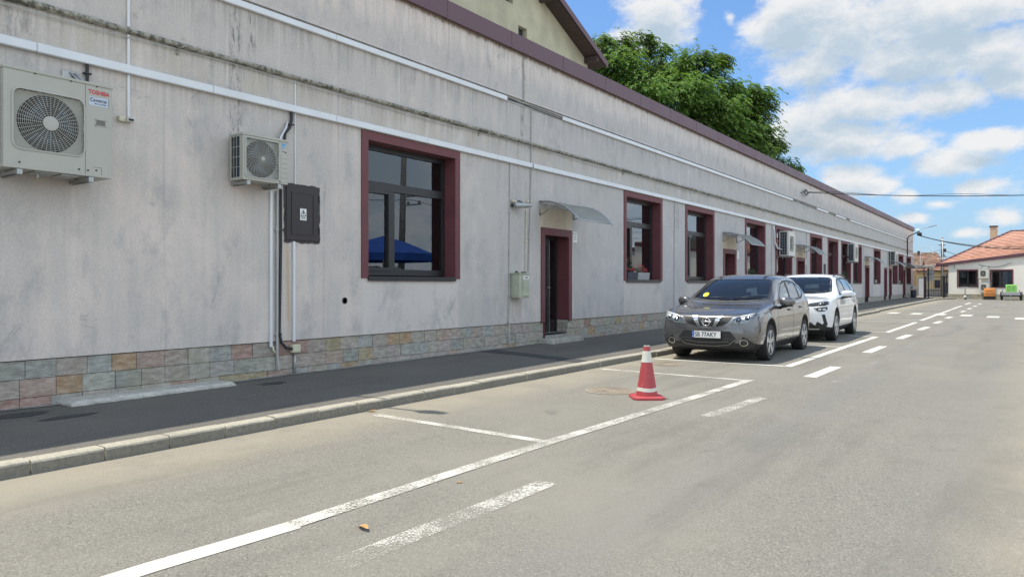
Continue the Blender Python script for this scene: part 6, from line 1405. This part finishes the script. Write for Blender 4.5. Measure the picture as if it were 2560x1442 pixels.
for k in range(12):
    t0, t1 = k/12, (k+1)/12; H1, H2 = Bv, Vector((ox1+.4, oy+8.4, 2.85)); v = rnd.uniform(.7, 1.15); mb.tint = (v, v, v, 1); mb.quad(H1.lerp(C_, t0)+Vector((0.02, 0, .05)), H2.lerp(C_, t0)+Vector((0.02, 0, .05)), H2.lerp(C_, t1), H1.lerp(C_, t1))
mb.tint = None; orf = mb.build('roof', M['tiles_old'], oh_, flip=False)
mb = MB(); mb.box(ox0, ox1+.45, oy-.5, oy-.38, 2.74, 2.86); mb.tube([(ox1+.3, oy-.4, 2.75), (ox1+.35, oy-.3, 2.5), (ox1+.05, oy-.08, 2.3), (ox1+.05, oy-.08, .3)], .05, 6); mb.build('gutter', M['wood_dark'], oh_)
mb = MB(); mb.box(-1.1, -.85, oy+3, oy+3.3, 4.6, 4.98); mb.build('chimney', M['ink'], orf)
mb = MB(); mb.box(-.62, -.02, oy-.06, oy-.02, .25, 2.05); od = mb.build('door', M['white'], oh_); mb = MB(); mb.box(-.72, .08, oy-.04, oy-.0, 2.05, 2.2); mb.box(-.72, -.62, oy-.04, oy, .25, 2.05); mb.box(-.02, .08, oy-.04, oy, .25, 2.05); mb.build('door_frame', M['concrete'], od)
mb = MB(); mb.box(.75, 1.25, oy-.03, oy-.0, 1.1, 1.9); mb.build('window', M['ink'], oh_)
dh = empty('dark_shed', (3, 88, 0), 'dark gabled shed roof peeping over the maroon eaves of the cream house', 'building')
mb = MB(); mb.prism([(1.6, 2.9), (3.6, 4.1), (6.2, 2.9)], 'y', 86, 94); mb.build('roof', M['wood_dark'], dh); mb = MB(); mb.box(1.9, 6, 86.2, 94, 0, 2.9); mb.build('wall', M['wood_dark'], dh)
# orange corner pier, shelter, bin, railings, poles
mb = MB(); mb.box(-.15, .06, 75.6, 76.2, .2, 2.75); mb.box(-6, -.15, 75.9, 76.2, .2, 2.75); top(mb, 'orange_pier', simple('orange_render', (.50, .33, .20), .9), 'orange rendered pier just past the corner of the long building', 'pier', (.5, 75.9, .2))
sh = empty('entrance_shelter', (1.3, 69, .35), 'small flat roofed entrance shelter on dark red posts beyond the last door', 'shelter')
mb = MB(); mb.rbox(.02, 1.98, 69.4, 72.0, 2.86, 3.06, .02, 1); mb.build('roof', M['concrete'], sh)
for xx, m_ in ((1.38, M['maroon_metal']), (1.68, M['black'])): mb = MB(); mb.box(xx-.045, xx+.045, 69.5, 69.59, gz(69)+.0, 2.86); mb.build('post', m_, sh)
mb = MB(); mb.box(1.45, 2.0, 70.5, 70.54, 1.75, 2.75); mb.build('panel', M['steel'], sh); mb = MB(); mb.box(1.30, 2.0, 69.52, 69.56, 2.28, 2.33); mb.build('crossbar', M['black'], sh)
mb = MB(); mb.prism([(1.22, 3.06), (1.38, 3.06), (1.30, 3.55)], 'y', 70, 70.05); mb.build('finial', M['ink'], sh)
bn = empty('litter_bin', (.68, 68.6, gz(68.6)+.103), 'dark grey litter bin with a pale hooped lid at the end of the pavement', 'bin'); z = gz(68.6)+.103
mb = MB(); mb.lathe([(.16, z), (.20, z+.1), (.22, z+.62), (.22, z+.64)], (.70, 68.6, 0), 'z', 18); mb.build('body', M['ink'], bn, smooth=True, auto=40)
mb = MB(); mb.lathe([(.23, z+.78), (.23, z+.86), (.17, z+.93), (.02, z+.95)], (.70, 68.6, 0), 'z', 18); mb.build('lid', M['steel'], bn, smooth=True, auto=40); mb = MB()
for a in range(0, 360, 60): mb.tube([(.70+.2*math.cos(R(a)), 68.6+.2*math.sin(R(a)), z+.6), (.70+.2*math.cos(R(a)), 68.6+.2*math.sin(R(a)), z+.8)], .018, 5)
mb.build('lid_post', M['steel'], bn)
mb = MB(); mb.box(.28, .42, 68.3, 68.45, z, z+.45); top(mb, 'kerb_block', M['concrete'], 'small pale concrete block left of the litter bin', 'block', (.35, 68.4, z))
def rail(name, x0, x1, y, z0, z1, label, solid=0):
    root = empty(name, ((x0+x1)/2, y, z0), label, 'railing'); mb = MB(); mb.box(x0, x1, y-.02, y+.02, z1-.05, z1); mb.box(x0, x1, y-.02, y+.02, z0+.08, z0+.13); mb.box(x0, x1, y-.02, y+.02, z0+.62, z0+.66); mb.build('rail', M['ink'], root); mb = MB(); x = x0+.06
    while x < x1: mb.box(x-.012, x+.012, y-.012, y+.012, z0+.05, z1+.05); x += .14
    mb.build('bars', M['ink'], root)
    mb = MB(); mb.box(x0-.06, x0+.04, y-.05, y+.05, z0-.1, z1+.05); mb.box(x1-.04, x1+.06, y-.05, y+.05, z0-.1, z1+.05); mb.build('post', M['ink'], root)
    if solid: mb = MB(); mb.box(x0+.05, x1-.05, y+.02, y+.03, z0+.1, z0+solid); mb.build('sheet', simple('blue_grey_sheet', (.17, .20, .24), .5), root)
rail('railing_gate', .9, 2.30, 75.0, gz(75), 2.15, 'dark railing gate in front of the old ochre house'); rail('sheeted_gate', 2.45, 3.6, 74.0, gz(74), 2.15, 'dark railing gate with a blue grey sheet, beside the cream house', 1.35)
mb = MB(); mb.tube([(1.62, 82, 0), (1.60, 82, 5.5)], [.13, .10], 10); mb.box(1.30, 1.85, 81.95, 82.05, 5.25, 5.33); up_ = empty('utility_pole', (1.6, 82, 0), 'dark wooden utility pole with tangled cables behind the gate', 'utility pole'); mb.build('pole', M['wood_dark'], up_, smooth=True)
mb = MB()
for k in range(7): a = Vector((1.62+rnd.uniform(-.1, .1), 81.9, 4.9+rnd.uniform(-.5, .4))); mb.tube(catenary(a, a+Vector((rnd.choice((-1, 1))*rnd.uniform(.4, .9), rnd.uniform(-.3, .3), -rnd.uniform(.1, 1.3))), .25, 8), .014, 4)
mb.tube(catenary((1.6, 82, 4.9), (-2, 80, 4.2), .2, 10), .015, 4); mb.tube(catenary((1.7, 82, 4.8), (5, 84, 3.6), .1, 10), .02, 4); mb.rbox(1.65, 1.95, 81.8, 82.0, 4.6, 4.95, .04, 1); mb.build('cable_tangle', M['cable'], up_)
mb = MB(); mb.tube([(1.80, 80, 0), (1.80, 80, 5.85)], .05, 8); mb.tube([(1.80, 80, 5.85), (1.80, 80, 5.95)], .07, 8); top(mb, 'steel_mast', M['steel'], 'thin galvanised mast next to the dark utility pole', 'mast', (1.8, 80, 0), smooth=True)
mb = MB(); mb.tube([(1.4, 79.5, 3.9), (7.2, 78.2, 4.05)], .03, 6); top(mb, 'white_tube', M['white_pvc'], 'thin white tube running level from the mast to the tiled roof', 'pipe', (4, 79, 4)); mb = MB(); mb.tube([(.0, 79.5, 3.2), (-.0, 79.5, 5.0), (1.05, 79.5, 5.0), (1.05, 79.5, 4.4)], .025, 6); top(mb, 'white_tube', M['white_pvc'], 'thin white tube frame against the sky left of the utility pole', 'pipe', (.5, 79.5, 3.2))
fl_ = empty('floodlight', (2.35, 73.5, 2.2), 'tilted grey floodlight on the railing gate post', 'lamp'); mb = MB(); mb.box(2.2, 2.7, 73.4, 73.55, 2.22, 2.30); mb.prism([(2.25, 2.30), (2.7, 2.18), (2.75, 2.33), (2.4, 2.48)], 'y', 73.35, 73.6); mb.build('lamp_head', M['steel'], fl_)
# ---------------------------------------- the other side of the yard (seen in the panes)
ob = empty('opposite_building', (40, 90, 0), 'long cream building with a maroon fascia across the yard, seen reflected in the panes', 'building')
mb = MB(); mb.box(34, 46, 62, 120, 0, 5.9); mb.build('wall', M['cream_wall'], ob); mb = MB(); mb.box(33.8, 46, 61.8, 120.2, 5.9, 6.4); mb.build('fascia', M['maroon_metal'], ob); mb = MB()
for k in range(8): mb.box(33.95, 34, 65+6.5*k, 67.5+6.5*k, 1.4, 3.6)
mb.build('window', M['ink'], ob)
og = empty('garage_row', (34, 36, 0), 'low cream garage row with a maroon edge across the yard, seen reflected in the panes', 'building')
mb = MB(); mb.box(33, 39, 5, 58, 0, 2.35); mb.build('wall', M['cream_wall'], og); mb = MB(); mb.box(32.8, 39, 4.8, 58.2, 2.35, 2.6); mb.build('fascia', M['maroon_metal'], og)
pp = empty('concrete_pole', (14.5, 24.2, 0), 'concrete power pole across the yard, seen reflected in the first window', 'utility pole'); mb = MB(); mb.tube([(14.4, 24.2, 0), (14.75, 24.9, 10.5)], [.17, .11], 10)
mb.build('pole', M['concrete_grey'], pp, smooth=True); mb = MB()
for zz in (5.2, 5.6): mb.box(14.2, 15.1, 25.3, 25.4, zz, zz+.06); mb.lathe([(.06, zz+.06), (.07, zz+.16), (.03, zz+.22)], (14.3, 25.35, 0), 'z', 10); mb.lathe([(.06, zz+.06), (.07, zz+.16), (.03, zz+.22)], (15.0, 25.35, 0), 'z', 10)
mb.build('crossarm', M['steel'], pp); mb = MB(); 
for zz in (5.45, 5.9): mb.tube(catenary((14.7, 25.35, zz), (15.0, 60, zz+.3), .9, 20), .012, 4); mb.tube(catenary((14.7, 25.35, zz), (15.5, -10, zz), .9, 20), .012, 4)
mb.build('wire', M['cable'], pp)
pa = empty('parasol', (11.6, 20.4, 0), 'large blue market parasol across the lane, seen reflected in the first window', 'parasol'); mb = MB(); n = 8; c = Vector((11.6, 20.4, 0))
ring = [c+Vector((2.1*math.cos(R(45*k+22)), 2.1*math.sin(R(45*k+22)), 2.62)) for k in range(8)]; mid = [c+Vector((.9*math.cos(R(45*k+22)), .9*math.sin(R(45*k+22)), 3.10)) for k in range(8)]; apex = c+Vector((0, 0, 3.36)); vl = [p-Vector((0, 0, .28)) for p in ring]
mb.add([apex]+mid+ring+vl, [(0, 1+k, 1+(k+1) % 8) for k in range(8)]+[(1+k, 9+k, 9+(k+1) % 8, 1+(k+1) % 8) for k in range(8)]+[(9+k, 17+k, 17+(k+1) % 8, 9+(k+1) % 8) for k in range(8)]); mb.build('canopy', M['parasol'], pa, flip=False)
mb = MB(); mb.tube([(11.6, 20.4, .05), (11.6, 20.4, 3.3)], .035, 8); mb.build('pole', M['white_pvc'], pa); mb = MB(); mb.rbox(11.25, 11.95, 20.05, 20.75, 0, .1, .02, 1); mb.build('base', M['concrete_grey'], pa)
o = copy_tree(wh_); o.location = (10.4, 22.8, gz(20)); o.rotation_euler = (0, 0, R(-100)); o.scale = (1.2, 1.2, 1.3); o['label'] = 'white car under the blue parasol, seen only as a reflection in the first window'

# --------------------------------------------------------------- light and sky
EL, AZ = 69.3, None
sv = Vector((-.338, -.145, 1.0)).normalized()                        # towards the sun
sun = bpy.data.lights.new('sun', 'SUN'); sun.energy = SUN_E; sun.angle = R(.5); sun.color = (1, .94, .83); so = bpy.data.objects.new('sun', sun); col.objects.link(so); so.rotation_euler = sv.to_track_quat('Z', 'Y').to_euler(); so.location = (-20, -8, 40)
W = bpy.data.worlds.new('World'); scn.world = W; W.use_nodes = True; wt = NT(W); wt.n.clear()
sky = wt.node('ShaderNodeTexSky', sky_type='NISHITA', sun_disc=False); sky.sun_elevation = math.asin(sv.z); sky.sun_rotation = math.atan2(sv.x, sv.y); sky.air_density = 1.15; sky.dust_density = .9; sky.ozone_density = 1.4; sky.altitude = 300
gen = wt.node('ShaderNodeTexCoord').outputs['Generated']; x, y, z = wt.xyz(gen)
az = wt.math('ARCTAN2', x, y); el = wt.math('ARCSINE', z); ae = wt.node('ShaderNodeCombineXYZ', {0: az, 1: el, 2: 0.}).outputs[0]
CLOUD = [(-.423,.348,.047,.033,1),(-.436,.322,.053,.019,1),(-.33,.339,.009,.012,.6),(-.245,.325,.06,.045,1),(-.175,.309,.094,.049,1),(-.085,.308,.085,.034,1),(-.225,.269,.046,.026,1),(-.118,.269,.092,.031,1),(-.034,.261,.044,.03,1),(-.175,.223,.061,.026,1),(-.075,.219,.054,.02,1),(-.024,.227,.03,.022,1),(-.245,.193,.051,.029,1),(-.195,.18,.066,.024,1),(-.129,.167,.034,.015,.9),(-.041,.163,.034,.013,.9),(-.081,.141,.038,.018,1),(-.189,.13,.031,.019,1),(-.157,.121,.026,.011,1),(-.124,.107,.017,.011,.9),(-.049,.113,.031,.011,.85),(-.116,.08,.019,.008,.8),(-.03,.078,.022,.011,.8),(-.09,.095,.02,.007,.8),(-.06,.06,.025,.006,.7)]
def density(dv):
    nz = wt.noise(wt.mapping(ae, (1, 1.7, 1), (.3, .1+dv*1.7, 0)), 12., 10., .66); nb = wt.noise(wt.mapping(ae, (1, 1.6, 1), (2.3, dv*1.6, 4)), 46., 6., .6)
    tot = None
    for (a, e, ra, re, k) in CLOUD:
        p = wt.node('ShaderNodeMapping', {'Vector': ae, 'Location': (-a/(ra*1.85), (dv-e)/(re*1.75), 0), 'Scale': (1/(ra*1.85), 1/(re*1.75), 1)}).outputs[0]
        L = wt.node('ShaderNodeVectorMath', {0: p}, operation='LENGTH').outputs['Value']; v = wt.math('MULTIPLY', wt.math('SUBTRACT', 1.0, L), k); tot = v if tot is None else wt.math('MAXIMUM', tot, v)
    gen_ = wt.math('SUBTRACT', wt.math('MULTIPLY', wt.noise(wt.mapping(ae, (1, 1.8, 1), (9, dv*1.8, 1)), 2.6, 8., .6), 2.6), 1.02)
    outv = wt.math('MULTIPLY', wt.math('MAXIMUM', wt.band(az, .12, 3.4, .2), wt.math('MAXIMUM', wt.band(az, -1.6, -.85, .15), wt.ramp(az, -2.4, -2.8))), wt.ramp(el, 1.0, .7))  # cloud cover added around the view to brighten the shaded wall
    tot = wt.math('MAXIMUM', tot, wt.math('MULTIPLY', wt.math('ADD', gen_, .55), outv))
    return wt.math('ADD', wt.math('ADD', tot, wt.math('MULTIPLY', wt.math('SUBTRACT', nz, .5), 1.45)), wt.math('MULTIPLY', wt.math('SUBTRACT', nb, .5), .40))
d0 = density(0.); mask = wt.ramp(d0, .20, .66)
d1 = density(.022); thick = wt.ramp(wt.math('ADD', wt.math('MULTIPLY', d1, 1.3), wt.math('MULTIPLY', d0, .1)), .38, 1.35)
ccol = wt.mix(thick, (CB*1.0, CB*1.0, CB*1.0), (CB*.56, CB*.69, CB*.81))
front = wt.ramp(wt.math('MAXIMUM', x, wt.math('MULTIPLY', y, -1.)), .0, .45, 1., CLOUD_FILL)  # unseen clouds at the side and behind the camera brightened as fill light
ccol = wt.mix(1., ccol, wt.node('ShaderNodeCombineColor', {0: front, 1: front, 2: front}).outputs[0], 'MULTIPLY')
haze = wt.ramp(el, .0, .30, .62, 0.)
skyc = wt.mix(1., sky.outputs[0], SKY_MUL, 'MULTIPLY')
skyc = wt.mix(haze, skyc, HAZE); skyc = wt.mix(wt.ramp(el, .5, .9, 0., .4), skyc, (2.4, 3.1, 4.1))
fin = wt.mix(wt.math('MULTIPLY', mask, .97), skyc, ccol)
bg = wt.node('ShaderNodeBackground', {'Color': fin, 'Strength': SKY_S}); out = wt.node('ShaderNodeOutputWorld'); wt.l.new(bg.outputs[0], out.inputs[0])
scn.view_settings.view_transform = 'Standard'; scn.view_settings.look = 'None'; scn.view_settings.exposure = EXPO; scn.view_settings.gamma = 1.0
# ----------------------------------------------------------------------- camera
cam = bpy.data.cameras.new('camera'); cam.sensor_width = 36; cam.lens = 1815/2560*36; cam.shift_y = -9/2560; cam.clip_start = .05; cam.clip_end = 3000
co_ = bpy.data.objects.new('camera', cam); col.objects.link(co_); co_.location = (8.72, 0, 1.42); co_.rotation_euler = (R(90), 0, math.atan(1300/1815)); scn.camera = co_
scn.cycles.max_bounces = 8; scn.cycles.diffuse_bounces = 3; scn.cycles.transparent_max_bounces = 16; scn.cycles.use_denoising = True; scn.cycles.sample_clamp_indirect = 6
scn.render.resolution_x = 1024; scn.render.resolution_y = 576
